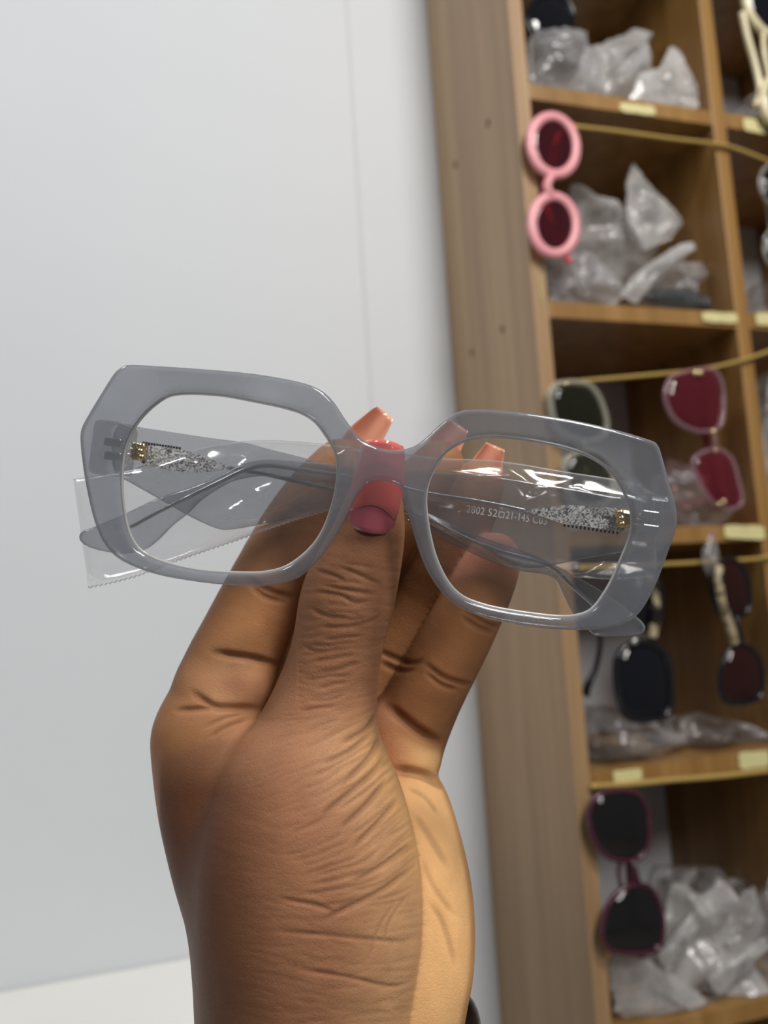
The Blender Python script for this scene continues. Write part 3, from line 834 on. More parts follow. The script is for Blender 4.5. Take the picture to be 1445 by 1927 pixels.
front = slab('front_frame', OUTER, D_FR, 0.0021, 0.0011, M['acetate'], gl_root, holes=(INL, INR))
for nm, IN in (('lens', INL), ('lens', INR)):
    E2 = resample(catmull(IN, 4), 96)
    P = px2m(E2, D_FR); c = P.mean(0)
    P = c + (P - c) * 1.004
    V = []; F = []; n = 96; rings = 8
    for lay in (0, 1):
        for k in range(rings):
            t = 1 - k / rings
            for q in P: V.append((*(c + (q - c) * t), D_FR + 0.0006 - 0.0009 * (1 - t * t) + lay * 0.0012))
        V.append((*c, D_FR + 0.0006 - 0.0009 + lay * 0.0012))
    B = rings * n + 1
    for lay in (0, 1):
        o = lay * B
        for k in range(rings - 1):
            for i in range(n):
                j = (i + 1) % n; f = (o + k * n + i, o + k * n + j, o + (k + 1) * n + j, o + (k + 1) * n + i)
                F.append(f if lay == 0 else f[::-1])
        for i in range(n):
            f = (o + (rings - 1) * n + i, o + (rings - 1) * n + (i + 1) % n, o + rings * n); F.append(f if lay == 0 else f[::-1])
    lo_ = mesh_obj(nm, cam2world(np.array(V)), F, M['lens'], gl_root)
    ring = cam2world(np.c_[c + (P - c) * 0.997, np.full(n, D_FR - 0.0002)])
    tube('lens_edge', ring, 0.00042, M['lensrim'], lo_, n=8, closed=True)

# end pieces, hinges and rivets
def cam_box(name, x0, x1, y0, y1, d0, d1, mat, parent, rot=0.0, bev=0.0006):
    """box given by photo pixels at depth (d0+d1)/2, turned in the picture plane by rot"""
    dm = (d0 + d1) / 2
    cx_, cy_ = (x0 + x1) / 2, (y0 + y1) / 2; V = []
    for d in (d0, d1):
        for sx, sy in ((-1, -1), (1, -1), (1, 1), (-1, 1)):
            dx, dy = sx * (x1 - x0) / 2, sy * (y1 - y0) / 2
            X = cx_ + dx * math.cos(rot) - dy * math.sin(rot); Y = cy_ + dx * math.sin(rot) + dy * math.cos(rot)
            q = px2m([(X, Y)], dm)[0]; V.append((q[0], q[1], d))
    F = [(0, 1, 2, 3), (7, 6, 5, 4), (0, 4, 5, 1), (1, 5, 6, 2), (2, 6, 7, 3), (3, 7, 4, 0)]
    o = mesh_obj(name, cam2world(np.array(V)), F, mat, parent, smooth=False)
    m = o.modifiers.new('bevel', 'BEVEL'); m.width = bev; m.segments = 2
    return o


TILT = math.atan2(140, 1010)
for sgn, hx, hy, d1 in ((-1, 214, 846, D_LT - .002), (1, 1222, 982, D_RT - .002)):
    cam_box('end_piece', hx - 26, hx + 26, hy - 50, hy + 50, D_FR + 0.0019, d1 - 0.004, M['endpiece'], gl_root, TILT, 0.0015)
    for k in (-1, 1):
        cam_box('rivet_plate', hx - 16, hx + 16, hy + k * 13 - 8, hy + k * 13 + 8, D_FR + 0.0008, D_FR + 0.0030, M['silver'], gl_root, TILT, 0.0003)
    kx, ky = (262, 850) if sgn < 0 else (1172, 976)
    hp = cam_box('hinge', kx - 14, kx + 14, ky - 17, ky + 17, d1 - 0.0042, d1 - 0.0002, M['gold'], gl_root, TILT, 0.0009)
    for k in (-1, 0, 1):
        a = pt(kx - sgn * 3 + 2 * k, ky + 11 * k - 5, d1 - 0.0046); b = pt(kx - sgn * 3 + 2 * k, ky + 11 * k + 5, d1 - 0.0046)
        tube('hinge_barrel', [a, b], 0.0009, M['gold'], hp, n=10)

RT = [(1202, 908), (1215, 960), (1206, 1030), (1170, 1039), (1090, 1053), (1020, 1067), (992, 1069), (968, 1064), (921, 1036), (855, 1003), (813, 982), (760, 955), (700, 927), (635, 911),
      (561, 903), (521, 897), (481, 897), (441, 905), (409, 921), (377, 943), (353, 967), (325, 989), (297, 1017), (272, 1035), (236, 1042), (200, 1038), (168, 1029), (153, 1018), (151, 1005), (162, 997),
      (180, 991), (244, 963), (300, 937), (361, 917), (401, 901), (437, 883), (465, 871), (501, 865), (561, 868), (635, 875), (720, 882), (813, 888), (902, 893), (987, 905), (1090, 921), (1170, 934)]
LTP = [(226, 799), (268, 805), (321, 813), (401, 825), (461, 833), (505, 845), (561, 859), (602, 871), (680, 899), (760, 940), (813, 968), (900, 1008), (996, 1041), (1043, 1063), (1090, 1088), (1137, 1116),
       (1194, 1158), (1209, 1172), (1213, 1182), (1203, 1193), (1160, 1197), (1123, 1197), (1109, 1187), (1090, 1172), (1076, 1154), (1060, 1122), (1045, 1092), (1020, 1080), (968, 1072), (900, 1047), (813, 1004), (760, 978),
       (700, 962), (634, 960), (561, 973), (481, 989), (433, 997), (413, 996), (385, 985), (353, 969), (297, 937), (244, 907), (218, 890), (212, 840)]
tr = slab('temple', RT, D_RT, 0.0017, 0.0008, M['temple'], gl_root)
tl = slab('temple', LTP, D_LT, 0.0017, 0.0008, M['temple'], gl_root)


def flat_plate(name, poly, d, th, mat, parent):
    P = px2m(resample(catmull(poly, 4), 80), d); n = len(P); c = P.mean(0); V = []; F = []
    for k, z in ((0, d - th), (1, d)):
        for q in P: V.append((q[0], q[1], z))
    V.append((c[0], c[1], d - th)); V.append((c[0], c[1], d))
    for i in range(n):
        j = (i + 1) % n
        F += [(i, j, 2 * n), (n + j, n + i, 2 * n + 1), (i, n + i, n + j, j)]
    return mesh_obj(name, cam2world(np.array(V)), F, mat, parent, smooth=False)


def wire(pts, d, rad, parent):
    P = catmull([pt(x, y, d) for x, y in pts], 8, closed=False)
    return tube('core_wire', P, rad, M['silver'], parent, n=10)


flat_plate('glitter_inlay', [(1178, 962), (1140, 955), (1072, 951), (1030, 955), (1000, 959), (984, 961), (1000, 966), (1030, 976), (1062, 986), (1110, 992), (1161, 1000), (1176, 990)], D_RT - 0.0013, 0.0009, M['glitter'], tr)
flat_plate('glitter_inlay', [(262, 842), (280, 838), (321, 843), (361, 851), (400, 866), (432, 880), (400, 887), (361, 889), (313, 884), (280, 876), (266, 868)], D_LT - 0.0013, 0.0009, M['glitter'], tl)
wire([(990, 961), (949, 952), (883, 940), (806, 928), (720, 908), (635, 893), (560, 883), (501, 876), (460, 884), (420, 903), (361, 932), (300, 962), (246, 992)], D_RT - 0.0002, 0.00055, tr)
wire([(428, 880), (500, 893), (600, 915), (700, 938), (780, 965), (860, 1004), (940, 1036), (1029, 1063), (1075, 1102), (1119, 1140)], D_LT - 0.0002, 0.00055, tl)

# comb of fine teeth along the inlays
for base, d, par in (([(1062, 986), (1161, 1001)], D_RT, tr), ([(270, 836), (338, 846)], D_LT, tl)):
    (x0, y0), (x1, y1) = base; n = 14
    for i in range(n):
        t = i / (n - 1); x = x0 + (x1 - x0) * t; y = y0 + (y1 - y0) * t + (2 if par is tr else -2)
        cam_box('inlay_tooth', x - 1.6, x + 1.6, y - 3, y + 3, d - 0.0020, d - 0.0012, M['black'], par, 0.14, 0.0001)

# printed size code on the right temple
def print_text(s, px, py, wpx, ang, d, parent, hpx=14):
    cu = bpy.data.curves.new('size_print', 'FONT'); cu.body = s; cu.size = 1.0; cu.extrude = 0.004; cu.space_character = 1.08
    tmp = bpy.data.objects.new('tmp_text', cu); COL.objects.link(tmp)
    bpy.context.view_layer.update()
    me = bpy.data.meshes.new_from_object(tmp.evaluated_get(bpy.context.evaluated_depsgraph_get()))
    bpy.data.objects.remove(tmp)
    V = np.array([v.co[:] for v in me.vertices]); F = [tuple(p.vertices) for p in me.polygons]
    bpy.data.meshes.remove(me)
    k = hpx / 0.70; V[:, 0] -= V[:, 0].min(); kx = wpx / V[:, 0].max()
    X = px + kx * V[:, 0] * math.cos(ang) + k * V[:, 1] * math.sin(ang); Y = py + kx * V[:, 0] * math.sin(ang) - k * V[:, 1] * math.cos(ang)
    q = px2m(list(zip(X, Y)), d)
    o = mesh_obj('size_print', cam2world(np.c_[q, d - V[:, 2] * 0.02]), F, M['print'], parent, smooth=False)


TA = 0.155; dT = D_RT - 0.00185
def along(L): return 877 + L * math.cos(TA), 964 + L * math.sin(TA)
print_text('2802', *along(0), 34, TA, dT, tr)
print_text('52', *along(41), 17, TA, dT, tr)
for (a, b, c_, e) in ((0, 0, 11, 1.6), (0, 10, 11, 11.6), (0, 0, 1.6, 11.6), (9.4, 0, 11, 11.6)):
    x, y = along(61 + (a + c_) / 2); off = (b + e) / 2
    X, Y = x + off * math.sin(TA), y - off * math.cos(TA)
    cam_box('size_print', X - (c_ - a) / 2, X + (c_ - a) / 2, Y - (e - b) / 2, Y + (e - b) / 2, dT - 0.0001, dT, M['print'], tr, TA, 0.00001)
print_text('21-145', *along(75), 44, TA, dT, tr)
print_text('C03', *along(126), 27, TA, dT, tr)


# ------------------------------------------------------------------ plastic film sleeves on the temples
def sleeve(label, quad_top, quad_bot, d, half, seed, serrated=False, ridges=()):
    """flat bag: two creased film layers between a top and a bottom edge line (photo pixels)"""
    r = np.random.default_rng(seed)
    nx, ny = 110, 44
    T = resample(catmull(quad_top, 6, closed=False), nx, closed=False); Bm = resample(catmull(quad_bot, 6, closed=False), nx, closed=False)
    K = [(r.uniform(-0.7, 0.7) + (1.57 if r.random() < .3 else 0), r.uniform(0.006, 0.025), r.uniform(0, 6.28), r.uniform(.4, 1)) for _ in range(9)]
    G = [(r.uniform(0, 1), r.uniform(0.1, .9), r.uniform(-.9, .9), r.uniform(20, 60), r.uniform(90, 240), r.uniform(-1, 1)) for _ in range(16)]
    tt_ = np.linspace(0, 1, ny)[None, :]; ii = np.linspace(0, 1, nx)[:, None]
    x = T[:, :1] * (1 - tt_) + Bm[:, :1] * tt_; y = T[:, 1:] * (1 - tt_) + Bm[:, 1:] * tt_
    s = np.zeros_like(x)
    for an, fq, ph, am in K: s += am * np.sin((x * math.cos(an) + y * math.sin(an)) * fq + ph + 0.8 * np.sin(y * 0.02 + ph))
    for gu, gv, an, sw, sl, am in G:
        gx_, gy_ = T[int(gu * (nx - 1))] * (1 - gv) + Bm[int(gu * (nx - 1))] * gv
        a_ = (x - gx_) * math.cos(an) + (y - gy_) * math.sin(an); b_ = -(x - gx_) * math.sin(an) + (y - gy_) * math.cos(an)
        s += 1.7 * am * np.exp(-(a_ / sl) ** 2 - np.abs(b_) / sw * 2.2)
    for (ax_, ay_, bx_, by_, am, wd) in ridges:
        ex, ey = bx_ - ax_, by_ - ay_; tt = np.clip(((x - ax_) * ex + (y - ay_) * ey) / (ex * ex + ey * ey), 0, 1)
        ds = np.hypot(x - ax_ - tt * ex, y - ay_ - tt * ey); s += am * np.exp(-ds / wd) * (0.4 + 0.6 * np.sin(math.pi * (0.15 + 0.7 * tt)))
    e = np.minimum(1, 6 * np.minimum(np.minimum(tt_, 1 - tt_), np.minimum(ii * 4, (1 - ii) * 4))) ** 0.6
    if serrated: y[:, -1] += 1.6 * np.where(np.arange(nx) % 2, 1, -1)
    V = []; F = []
    for lay in (-1, 1):
        dd = d + lay * half * e * 0.75 + lay * 0.00075 * s * e
        V.append(np.stack([(x - CX) / FPX * d, -(y - CY) / FPX * d, dd], 2).reshape(-1, 3))
        o = 0 if lay < 0 else nx * ny
        g = o + np.arange(nx * ny).reshape(nx, ny)
        f = np.stack([g[:-1, :-1], g[1:, :-1], g[1:, 1:], g[:-1, 1:]], 2).reshape(-1, 4)
        F.append(f if lay < 0 else f[:, ::-1])
    V = np.vstack(V); F = np.vstack(F)
    root = thing('plastic_sleeve', label, 'plastic film', pt(*Bm[nx // 2], d), 'film sleeves on the folded temples')
    mesh_obj('film', cam2world(np.array(V)), F, M['film'], root)
    q = [pt(x, y + (1.6 * (1 if k % 2 else -1) if serrated else 0), d) for k, (x, y) in enumerate(Bm)]
    tube('sealed_edge', q, 0.00016, M['filmedge'], root, n=6)
    tube('sealed_edge', [pt(x, y, d) for x, y in T], 0.00013, M['filmedge'], root, n=6)
    return root


D_MID = (D_RT + D_LT) / 2
sleeve('clear film sleeve with a serrated edge around the folded temples behind the left lens', [(138, 902), (240, 885), (360, 850), (449, 832), (540, 830), (660, 842)],
       [(166, 1106), (250, 1086), (330, 1056), (440, 1018), (540, 984), (650, 950)], D_MID, 0.0046, 3, True, ridges=[(380, 975, 470, 965, 1.6, 12), (440, 962, 520, 915, 2.0, 12), (400, 935, 470, 870, 1.6, 12), (430, 900, 520, 842, 1.5, 10), (520, 960, 600, 905, 1.4, 12), (480, 935, 600, 870, 1.2, 14), (160, 1060, 200, 1090, 1.5, 10), (250, 900, 330, 870, 1.0, 10)])
sleeve('creased clear film sleeve over the printed temple behind the right lens', [(664, 846), (740, 852), (827, 863), (935, 868), (1060, 888), (1170, 906), (1232, 930)],
       [(664, 936), (740, 958), (813, 988), (900, 1036), (968, 1068), (1128, 1089), (1236, 1084)], D_MID, 0.0048, 5, ridges=[(950, 876, 1005, 925, 2.2, 10), (1005, 925, 1085, 912, 2.0, 10), (955, 930, 972, 1025, 2.4, 10), (850, 905, 950, 895, 1.2, 10), (1010, 890, 1120, 900, 1.6, 8), (1100, 1080, 1160, 1050, 1.8, 9), (850, 970, 900, 950, 1.3, 12), (1040, 1010, 1090, 985, 1.2, 12), (700, 880, 760, 930, 1.2, 14)])

# ================================================================== the hand
def cpt(px, py, d, r):            # camera-space centre and radius of a joint given in photo pixels
    return np.array([(px - CX) / FPX * d, -(py - CY) / FPX * d, d, r / FPX * d])


CH = {}
CH['thumb'] = [(708, 912, .2175, 40), (702, 960, .2182, 53), (690, 1020, .2194, 67), (656, 1120, .2195, 85), (634, 1220, .2190, 81), (614, 1310, .2185, 92),
               (592, 1420, .2170, 124), (577, 1560, .2150, 192), (582, 1720, .2125, 212), (578, 1900, .2095, 200), (574, 2200, .204, 196)]
CH['index'] = [(398, 1385, .232, 100), (425, 1280, .2345, 86), (452, 1215, .2362, 80), (497, 1118, .2400, 74), (556, 1000, .2432, 66), (604, 925, .2428, 58), (642, 872, .2415, 46)]
CH['middle'] = [(520, 1390, .248, 92), (560, 1240, .252, 78), (645, 1105, .2525, 72), (734, 985, .2475, 66), (790, 920, .2455, 55), (828, 872, .2440, 44)]
CH['ring'] = [(655, 1420, .258, 90), (716, 1275, .2585, 76), (780, 1160, .2560, 69), (838, 1045, .2500, 62), (880, 955, .2458, 54), (900, 910, .2446, 45)]
CH['pinky'] = [(752, 1405, .243, 78), (798, 1312, .2425, 69), (862, 1192, .2412, 64), (908, 1100, .2402, 57), (930, 1050, .2398, 48)]
CH['radial'] = [(398, 1390, .232, 106), (424, 1500, .2285, 119), (455, 1630, .2225, 120), (488, 1760, .2180, 114), (500, 2000, .2120, 110), (505, 2200, .208, 110)]
CH['palm1'] = [(520, 1390, .248, 92), (585, 1600, .238, 140), (600, 1800, .228, 160), (600, 2200, .216, 160)]
CH['palm2'] = [(655, 1420, .256, 86), (660, 1600, .242, 130), (650, 1800, .230, 160), (640, 2200, .218, 150)]
CH['indexpad'] = [(398, 1292, .2315, 66), (460, 1290, .2302, 54)]
CH['pinkypad'] = [(752, 1372, .2420, 70), (762, 1425, .2395, 68)]
CH['hypo'] = [(752, 1512, .2360, 84), (748, 1580, .2320, 112), (756, 1690, .2262, 128), (757, 1800, .2212, 129), (742, 1900, .2172, 128), (720, 2200, .208, 130)]

HV = 0.00045
allj = np.array([cpt(*j) for ch in CH.values() for j in ch])
BOT = cpt(600, 2050, .208, 1)[1]
lo = (allj[:, :3] - allj[:, 3:]).min(0) - 0.002; hi = (allj[:, :3] + allj[:, 3:]).max(0) + 0.002
lo[1] = BOT - 0.003
NXYZ = np.ceil((hi - lo) / HV).astype(int) + 1
gxs = [(lo[k] + HV * np.arange(NXYZ[k])).astype(np.float32) for k in range(3)]


def chain_field(joints, k, flat=1.0):
    """smooth union of tapered capsules over the whole grid (evaluated only near each one)"""
    D = np.full(tuple(NXYZ), 0.02, np.float32)
    J = [cpt(*j) for j in (catmull(joints, 4, closed=False) if len(joints) > 2 else joints)]
    for a, b in zip(J[:-1], J[1:]):
        R = max(a[3], b[3]) + 0.012
        sl = []
        for ax in range(3):
            l0 = max(0, int((min(a[ax], b[ax]) - R - lo[ax]) / HV)); l1 = min(NXYZ[ax], int((max(a[ax], b[ax]) + R - lo[ax]) / HV) + 2)
            sl.append(slice(l0, max(l1, l0)))
        X = gxs[0][sl[0]][:, None, None] - np.float32(a[0]); Y = gxs[1][sl[1]][None, :, None] - np.float32(a[1]); Z = gxs[2][sl[2]][None, None, :] - np.float32(a[2])
        e = (b - a)[:3].astype(np.float32); L = float(e @ e)
        t = np.clip((X * e[0] + Y * e[1] + Z * e[2]) / L, 0, 1)
        d = np.sqrt((X - t * e[0]) ** 2 + (Y - t * e[1]) ** 2 + (Z - t * e[2]) ** 2) - (np.float32(a[3]) + t * np.float32(b[3] - a[3]))
        s = tuple(sl)
        D[s] = smin(D[s], d, k) if k > 0 else np.minimum(D[s], d)
    return D


F_th = chain_field(CH['thumb'], 0.0015)
F_rad = chain_field(CH['radial'], 0.002)
F_hyp = smin(chain_field(CH['hypo'], 0.002), chain_field(CH['pinkypad'], 0.001), 0.0014)
F_p = smin(smin(chain_field(CH['palm1'], 0.002), chain_field(CH['palm2'], 0.002), 0.006), F_rad, 0.006)
F_fi = {k: chain_field(CH[k], 0.0012) for k in ('index', 'middle', 'ring', 'pinky')}
A = smin(F_th, F_p, 0.0058)
B_ = smin(F_p, F_hyp, 0.003)
Ff = None
for k, f in F_fi.items():
    Ff = f if Ff is None else smin(Ff, f, 0.0005)
C_ = smin(smin(smin(B_, Ff, 0.0016), smin(F_rad, F_fi['index'], 0.004), 0.0005), chain_field(CH['indexpad'], 0.001), 0.0022)
Fh = smin(A, C_, 0.0006)
ycut = (BOT - gxs[1])[None, :, None]                       # the forearm ends below the picture
Fh = np.maximum(Fh, ycut)
Vh, Qh = surface_nets(Fh, lo, HV)
Vh = laplace(Vh, Qh, 3, 0.5)


def sample(Fg, V):
    q = np.clip(np.rint((V - lo) / HV).astype(int), 0, NXYZ - 1)
    return Fg[q[:, 0], q[:, 1], q[:, 2]]


s_th = sample(F_th, Vh); s_rad = sample(F_rad, Vh); s_hyp = sample(F_hyp, Vh); s_p = sample(F_p, Vh)
s_fi = {k: sample(f, Vh) for k, f in F_fi.items()}
del F_th, F_rad, F_hyp, F_p, F_fi, A, B_, C_, Ff, Fh
Nh = vnormals(Vh, Qh)
VPX = CX + FPX * Vh[:, 0] / Vh[:, 2]; VPY = CY - FPX * Vh[:, 1] / Vh[:, 2]

# crease relief, drawn as strokes over the skin and pressed into the vertices
WM, HM = 1500, 2100
relief = {'thumb': np.zeros((HM, WM), np.float32), 'rest': np.zeros((HM, WM), np.float32)}


def stroke(layer, P, sig, depth, taper=True):
    m = relief[layer]; P = resample(np.asarray(P, float), max(2, int(np.linalg.norm(np.diff(P, axis=0), axis=1).sum() / 1.5)), closed=False)
    R = int(sig * 3) + 1; n = len(P)
    yy, xx = np.mgrid[-R:R + 1, -R:R + 1]
    for i, (x, y) in enumerate(P):
        xi, yi = int(round(x)), int(round(y))
        if xi < R or yi < R or xi >= WM - R or yi >= HM - R: continue
        k = depth * (min(1, 4 * min(i, n - 1 - i) / n + .08) if taper else 1)
        g = k * np.exp(-(((xx - (x - xi)) ** 2 + (yy - (y - yi)) ** 2) / (2 * sig * sig)))
        s = (slice(yi - R, yi + R + 1), slice(xi - R, xi + R + 1))
        m[s] = np.maximum(m[s], g)


# direction of the fine skin lines over the thumb and its base: (x, y, degrees; right end up is negative)
DIRS = [(650, 1060, 8), (650, 1120, 6), (640, 1160, 0), (630, 1220, -6), (640, 1290, -14), (560, 1300, 14), (590, 1380, -24), (690, 1380, -30), (640, 1470, -32), (720, 1480, -44), (540, 1480, -28),
        (700, 1580, -42), (600, 1580, -24), (480, 1560, 24), (760, 1640, -40), (660, 1650, -14), (520, 1680, 14), (720, 1720, -6), (600, 1740, 8), (450, 1760, 16), (740, 1790, -4), (600, 1840, 6), (740, 1860, -6), (500, 1880, 8), (700, 1920, -4)]
DA = np.array(DIRS, float)


def flow(x, y):
    w = 1 / ((DA[:, 0] - x) ** 2 + (DA[:, 1] - y) ** 2 + 900)
    a = np.radians(DA[:, 2]); w = w ** 1.6
    return math.atan2((w * np.sin(a)).sum(), (w * np.cos(a)).sum())


def grow(x, y, L, jit, rr):
    P = [(x, y)]; a0 = 0
    for sgn in (1, -1):
        px_, py_ = x, y; Q = []
        a0 = rr.normal(0, jit)
        for _ in range(int(L / 2 / 6)):
            a0 += rr.normal(0, jit * 0.6); a0 *= 0.85
            a = flow(px_, py_) + a0
            px_ += sgn * 6 * math.cos(a); py_ += sgn * 6 * math.sin(a); Q.append((px_, py_))
        P = P + Q if sgn > 0 else Q[::-1] + P
    return np.array(P)


rr = np.random.default_rng(21)
for _ in range(620):                                        # fine lines
    y = rr.uniform(1040, 1930)
    x = rr.uniform(*((575, 735) if y < 1190 else (520, 715) if y < 1360 else (400, 790)))
    stroke('thumb', grow(x, y, rr.uniform(30, 110), .14, rr), rr.uniform(2.2, 3.0), rr.uniform(.00005, .00014) * float(np.clip((x - 400) / 160, .25, 1)))
for _ in range(46):                                         # longer folds fanning over the thumb base
    stroke('thumb', grow(rr.uniform(590, 770), rr.uniform(1370, 1700), rr.uniform(90, 190), .07, rr), rr.uniform(2.6, 3.4), rr.uniform(.00012, .00027))
for y in np.arange(1062, 1345, 15):                          # transverse lines over the knuckle and the shaft
    c = np.interp(y, [1060, 1120, 1220, 1340], [665, 655, 634, 606])
    stroke('thumb', grow(c + rr.uniform(-14, 14), y + rr.uniform(-4, 4), rr.uniform(80, 130), .10, rr), rr.uniform(2.6, 3.6), rr.uniform(.00016, .00034))
for P, sg, dp in (([(592, 1072), (625, 1082), (650, 1094), (655, 1100)], 3.2, .0005), ([(634, 1066), (668, 1078), (700, 1092), (722, 1101)], 3.2, .00055), ([(600, 1098), (640, 1108), (690, 1116), (715, 1118)], 3.2, .0005),
                  ([(585, 1112), (640, 1120), (668, 1134), (705, 1128)], 3.2, .0005), ([(580, 1140), (612, 1158), (665, 1164)], 3.2, .0004),
                  ([(645, 1180), (700, 1168), (722, 1150)], 3, .0003), ([(560, 1210), (600, 1226), (660, 1216)], 3, .0003), ([(640, 1480), (690, 1432), (712, 1396), (716, 1370)], 4.5, .0006),
                  ([(600, 1540), (660, 1490), (706, 1450), (726, 1415)], 4.5, .0006), ([(640, 1560), (690, 1515), (730, 1465)], 4.5, .0006), ([(660, 1600), (710, 1550), (752, 1500)], 4, .0005),
                  ([(660, 1662), (720, 1628), (782, 1582)], 4, .00045), ([(600, 1735), (650, 1710), (720, 1675), (785, 1625)], 4, .00055), ([(510, 1752), (600, 1758), (700, 1768), (760, 1770), (796, 1752)], 3, .00035),
                  ([(540, 1820), (650, 1838), (740, 1856), (790, 1836)], 3, .00035), ([(520, 1690), (600, 1705), (640, 1720)], 3.5, .0004), ([(640, 1400), (690, 1372), (708, 1340)], 4, .0005),
                  ([(600, 1440), (660, 1412), (700, 1376)], 4, .0005), ([(720, 1790), (735, 1730), (780, 1670)], 2.6, .0002), ([(690, 1820), (716, 1740), (760, 1680)], 2.6, .0002)):
    stroke('thumb', catmull(P, 8, closed=False) if len(P) > 2 else P, sg, dp)
for P, sg, dp in (([(452, 1078), (490, 1104), (530, 1120), (556, 1122)], 5, .0008), ([(470, 1096), (500, 1122), (540, 1132)], 4, .0008), ([(398, 1226), (430, 1232), (480, 1240), (520, 1252)], 5, .0011),
                  ([(360, 1300), (400, 1328), (440, 1332), (490, 1334)], 5, .0010), ([(330, 1336), (370, 1334), (410, 1330)], 4, .0008), ([(380, 1372), (420, 1352), (470, 1340)], 3, .0003), ([(390, 1390), (430, 1366), (470, 1352)], 3, .0003),
                  ([(706, 1222), (740, 1238), (772, 1248), (800, 1240)], 4, .0007), ([(716, 1246), (750, 1262), (782, 1258)], 4, .0006),
                  ([(796, 1246), (830, 1272), (862, 1284), (890, 1288)], 4, .0007), ([(800, 1264), (830, 1288), (862, 1298)], 3.5, .0005), ([(872, 1146), (900, 1166), (925, 1178), (944, 1180)], 4, .0006), ([(870, 1160), (900, 1180), (930, 1190)], 4, .0006),
                  ([(728, 1326), (756, 1350), (790, 1376), (826, 1396)], 6, .0016), ([(736, 1450), (770, 1452), (806, 1462), (836, 1482)], 5.5, .0014),
                  ([(770, 1520), (800, 1560), (830, 1610), (850, 1640)], 6, .0003), ([(790, 1600), (812, 1660), (846, 1710), (872, 1730)], 5, .00025), ([(800, 1690), (830, 1730), (850, 1790), (856, 1830)], 5, .0003), ([(760, 1480), (800, 1500), (830, 1540)], 4, .0003)):
    stroke('rest', catmull(P, 8, closed=False), sg, dp)


def bil(m, x, y):
    x = np.clip(x, 0, WM - 2.001); y = np.clip(y, 0, HM - 2.001); xi = x.astype(int); yi = y.astype(int); fx = x - xi; fy = y - yi
    return (m[yi, xi] * (1 - fx) * (1 - fy) + m[yi, xi + 1] * fx * (1 - fy) + m[yi + 1, xi] * (1 - fx) * fy + m[yi + 1, xi + 1] * fx * fy)


view = Vh / np.linalg.norm(Vh, axis=1, keepdims=True)
face = np.clip(-(Nh * view).sum(1) * 1.0, 0, 1)
if (Nh * (Vh - Vh.mean(0))).sum() < 0:
    Nh = -Nh; face = np.clip(-(Nh * view).sum(1), 0, 1)
d_other = np.minimum.reduce([s_fi[k] for k in s_fi] + [s_hyp])
is_th = (np.minimum(s_th, s_p) < d_other + 0.0006) & (VPX > 300)
wf = np.clip(face * 2.5, 0, 1)
rest_front = Vh[:, 2] < 0.2485
disp = np.where(is_th & ~((VPX < 560) & (VPY < 1345)), bil(relief['thumb'], VPX, VPY), bil(relief['rest'], VPX, VPY) * rest_front) * wf
index_zone = (VPX < 520) & (VPY < 1420) & (VPY > 1050)
disp = np.where(index_zone, np.maximum(disp, bil(relief['rest'], VPX, VPY) * wf), disp)
# low swellings: flesh pads between the joints
Vd = Vh - Nh * disp[:, None]

# pigment and painted shade: darkened outer side, paler palm side, rosy finger pads and dark joint lines
def lin(c): return np.array(srgb(*c)[:3])


def sstep(a, b, x): t = np.clip((x - a) / (b - a), 0, 1); return t * t * (3 - 2 * t)


n = len(Vh)
dark, mid, tan, palm, rosy = lin((140, 96, 70)), lin((164, 116, 86)), lin((202, 156, 114)), lin((240, 188, 130)), lin((206, 142, 116))
col = np.tile(mid, (n, 1))
def blend(w, c):
    global col
    w = np.clip(w, 0, 1)[:, None]; col = col * (1 - w) + c * w


# outer (radial) side turned from the light: its shade painted into the colour; the thumb base turns tan towards the palm at its right
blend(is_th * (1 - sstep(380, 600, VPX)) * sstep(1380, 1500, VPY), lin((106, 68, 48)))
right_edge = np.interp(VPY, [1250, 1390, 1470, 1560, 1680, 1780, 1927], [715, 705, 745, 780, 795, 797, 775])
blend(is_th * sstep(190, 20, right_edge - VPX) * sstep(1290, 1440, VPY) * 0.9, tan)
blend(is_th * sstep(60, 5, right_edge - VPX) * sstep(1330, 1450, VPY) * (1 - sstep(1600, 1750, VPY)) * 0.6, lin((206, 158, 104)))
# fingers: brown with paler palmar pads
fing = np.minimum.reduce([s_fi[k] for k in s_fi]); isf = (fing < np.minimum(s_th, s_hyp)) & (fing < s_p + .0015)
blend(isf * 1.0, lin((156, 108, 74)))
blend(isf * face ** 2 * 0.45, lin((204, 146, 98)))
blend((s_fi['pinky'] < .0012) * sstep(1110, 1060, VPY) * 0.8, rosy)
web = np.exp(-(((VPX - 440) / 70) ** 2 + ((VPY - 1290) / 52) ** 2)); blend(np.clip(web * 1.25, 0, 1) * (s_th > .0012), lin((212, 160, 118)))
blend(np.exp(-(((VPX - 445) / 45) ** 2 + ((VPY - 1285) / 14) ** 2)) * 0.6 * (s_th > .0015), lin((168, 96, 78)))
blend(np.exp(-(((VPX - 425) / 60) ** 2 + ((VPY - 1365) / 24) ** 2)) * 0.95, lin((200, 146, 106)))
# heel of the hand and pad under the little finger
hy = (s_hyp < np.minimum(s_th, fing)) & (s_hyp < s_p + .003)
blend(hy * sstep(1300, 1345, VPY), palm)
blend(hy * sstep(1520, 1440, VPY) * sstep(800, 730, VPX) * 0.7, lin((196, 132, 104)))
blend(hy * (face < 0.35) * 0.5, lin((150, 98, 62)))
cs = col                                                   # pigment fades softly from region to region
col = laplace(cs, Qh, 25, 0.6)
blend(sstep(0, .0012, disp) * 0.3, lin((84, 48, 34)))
blend((disp > 0) * sstep(.00005, .0003, disp) * 0.25, lin((88, 50, 34)))
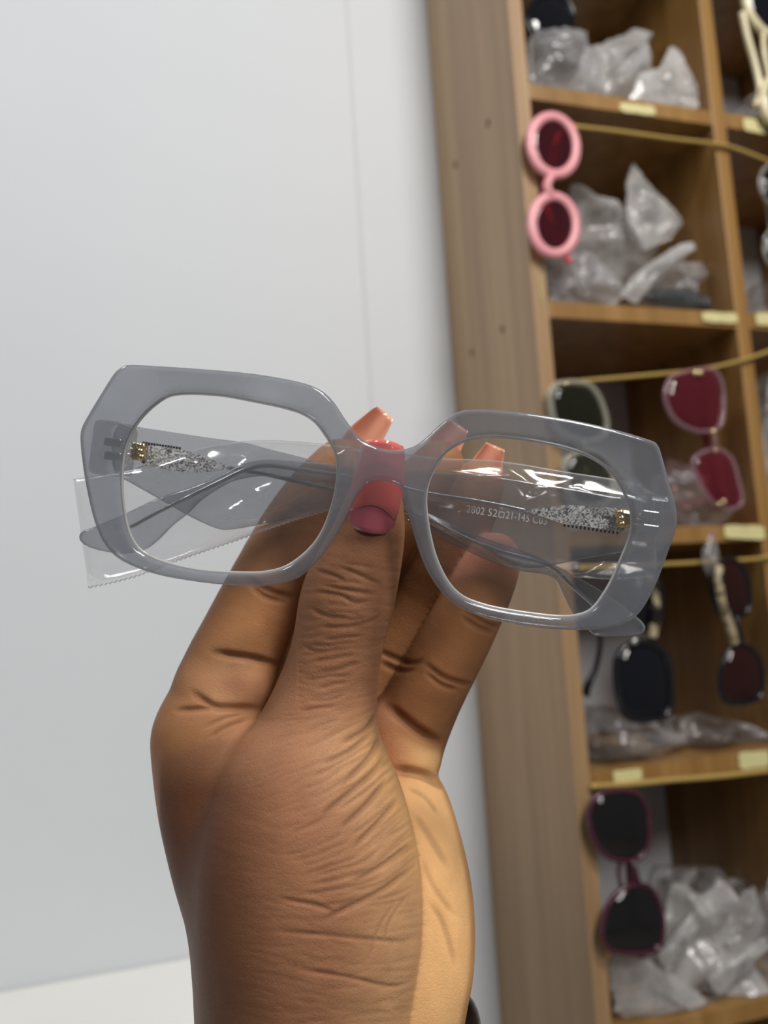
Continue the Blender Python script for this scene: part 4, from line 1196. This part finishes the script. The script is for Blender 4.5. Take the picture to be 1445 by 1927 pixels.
# shade of the fold between thumb nail and skin
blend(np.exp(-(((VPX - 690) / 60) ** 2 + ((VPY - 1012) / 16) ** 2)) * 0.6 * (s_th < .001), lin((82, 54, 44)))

person = thing('person', 'person\'s left hand with long coral nails holding the grey eyeglasses between thumb and fingers', 'person', pt(600, 2040, .21))
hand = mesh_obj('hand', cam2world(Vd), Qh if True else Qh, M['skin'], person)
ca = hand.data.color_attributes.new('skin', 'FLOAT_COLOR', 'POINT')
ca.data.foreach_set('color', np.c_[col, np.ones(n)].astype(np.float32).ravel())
bm = bmesh.new(); bm.from_mesh(hand.data); bmesh.ops.recalc_face_normals(bm, faces=bm.faces); bm.to_mesh(hand.data); bm.free()


def nail(base, tip, w0, w1, wt, d0, d1, arch, mat, parent, name='fingernail', th=0.0007, back=False, cut=0.06, nu=18, nv=15):
    """curved nail plate from base to tip (photo pixels), widths at base / middle / tip, arched towards (or away from) the viewer"""
    b = np.array(base, float); t = np.array(tip, float); ax = (t - b); L = np.linalg.norm(ax); ax /= L; nr = np.array([-ax[1], ax[0]])
    V = []; F = []
    for lay in (0, 1):
        for i in range(nu):
            s = i / (nu - 1)
            w = np.interp(s, [0, .12, .5, .9, 1], [w0 * .9, w0, w1, wt * 1.05, wt * .9]) / 2
            d = d0 + (d1 - d0) * s
            for j in range(nv):
                q = -1 + 2 * j / (nv - 1)
                bow = (1 - q * q)
                off = L * (s - cut * bow * (1 - s) ** 2 + 0.03 * bow * s * s)
                p = b + ax * off + nr * q * w
                dd = d + (arch * (1 - bow) if not back else -arch * (1 - bow)) + lay * th
                V.append(((p[0] - CX) / FPX * d, -(p[1] - CY) / FPX * d, dd))
    m = nu * nv
    for lay in (0, 1):
        o = lay * m
        for i in range(nu - 1):
            for j in range(nv - 1):
                f = (o + i * nv + j, o + (i + 1) * nv + j, o + (i + 1) * nv + j + 1, o + i * nv + j + 1); F.append(f if lay else f[::-1])
    ring = [i * nv for i in range(nu)] + [(nu - 1) * nv + j for j in range(1, nv)] + [i * nv + nv - 1 for i in range(nu - 2, -1, -1)] + [j for j in range(nv - 2, 0, -1)]
    for k in range(len(ring)):
        a, c = ring[k], ring[(k + 1) % len(ring)]; F.append((a, c, m + c, m + a))
    o = mesh_obj(name, cam2world(np.array(V)), F, mat, parent)
    bm = bmesh.new(); bm.from_mesh(o.data); bmesh.ops.recalc_face_normals(bm, faces=bm.faces); bm.to_mesh(o.data); bm.free()
    return o


tn = nail((695, 1000), (722, 836), 92, 98, 78, .2090, .2084, .0034, M['nail_bed'], person, cut=0.02)
tn['label'] = 'pink thumbnail with grown-out coral polish'
nail((700, 974), (724, 832), 96, 100, 80, .2085, .2078, .0034, M['polish'], tn, name='nail_polish', cut=-0.16)
nail((652, 868), (724, 779), 66, 66, 44, .2450, .2462, .003, M['polish_peach'], person, back=True)
nail((812, 876), (862, 802), 64, 62, 44, .2490, .2500, .003, M['polish_peach'], person, back=True)
nail((898, 916), (930, 841), 62, 60, 40, .2492, .2500, .003, M['polish_peach'], person, back=True)
nail((932, 1062), (946, 1016), 54, 50, 38, .2450, .2456, .003, M['polish_peach'], person, back=True)

# dark cuff of the sleeve, slipped down the forearm
V = []; F = []; n = 64
for k, (dy, sc) in enumerate(((0, 1.0), (-4, 1.012), (8, 1.02), (70, 1.02), (160, 1.03), (160, 1.0), (8, 0.985))):
    for i in range(n):
        a = 2 * math.pi * i / n
        x = 628 + 272 * sc * math.cos(a); y = 2012 - 92 * math.cos(a) + dy; d = .2115 + .0375 * sc * math.sin(a)
        V.append(((x - CX) / FPX * .2115, -(y - CY) / FPX * .2115, d))
for k in range(7):
    for i in range(n):
        j = (i + 1) % n; k2 = (k + 1) % 7; F.append((k * n + i, k * n + j, k2 * n + j, k2 * n + i))
sl_ = mesh_obj('sleeve', cam2world(np.array(V)), F, M['sleeve'], person)
sl_['label'] = 'dark grey sleeve cuff'
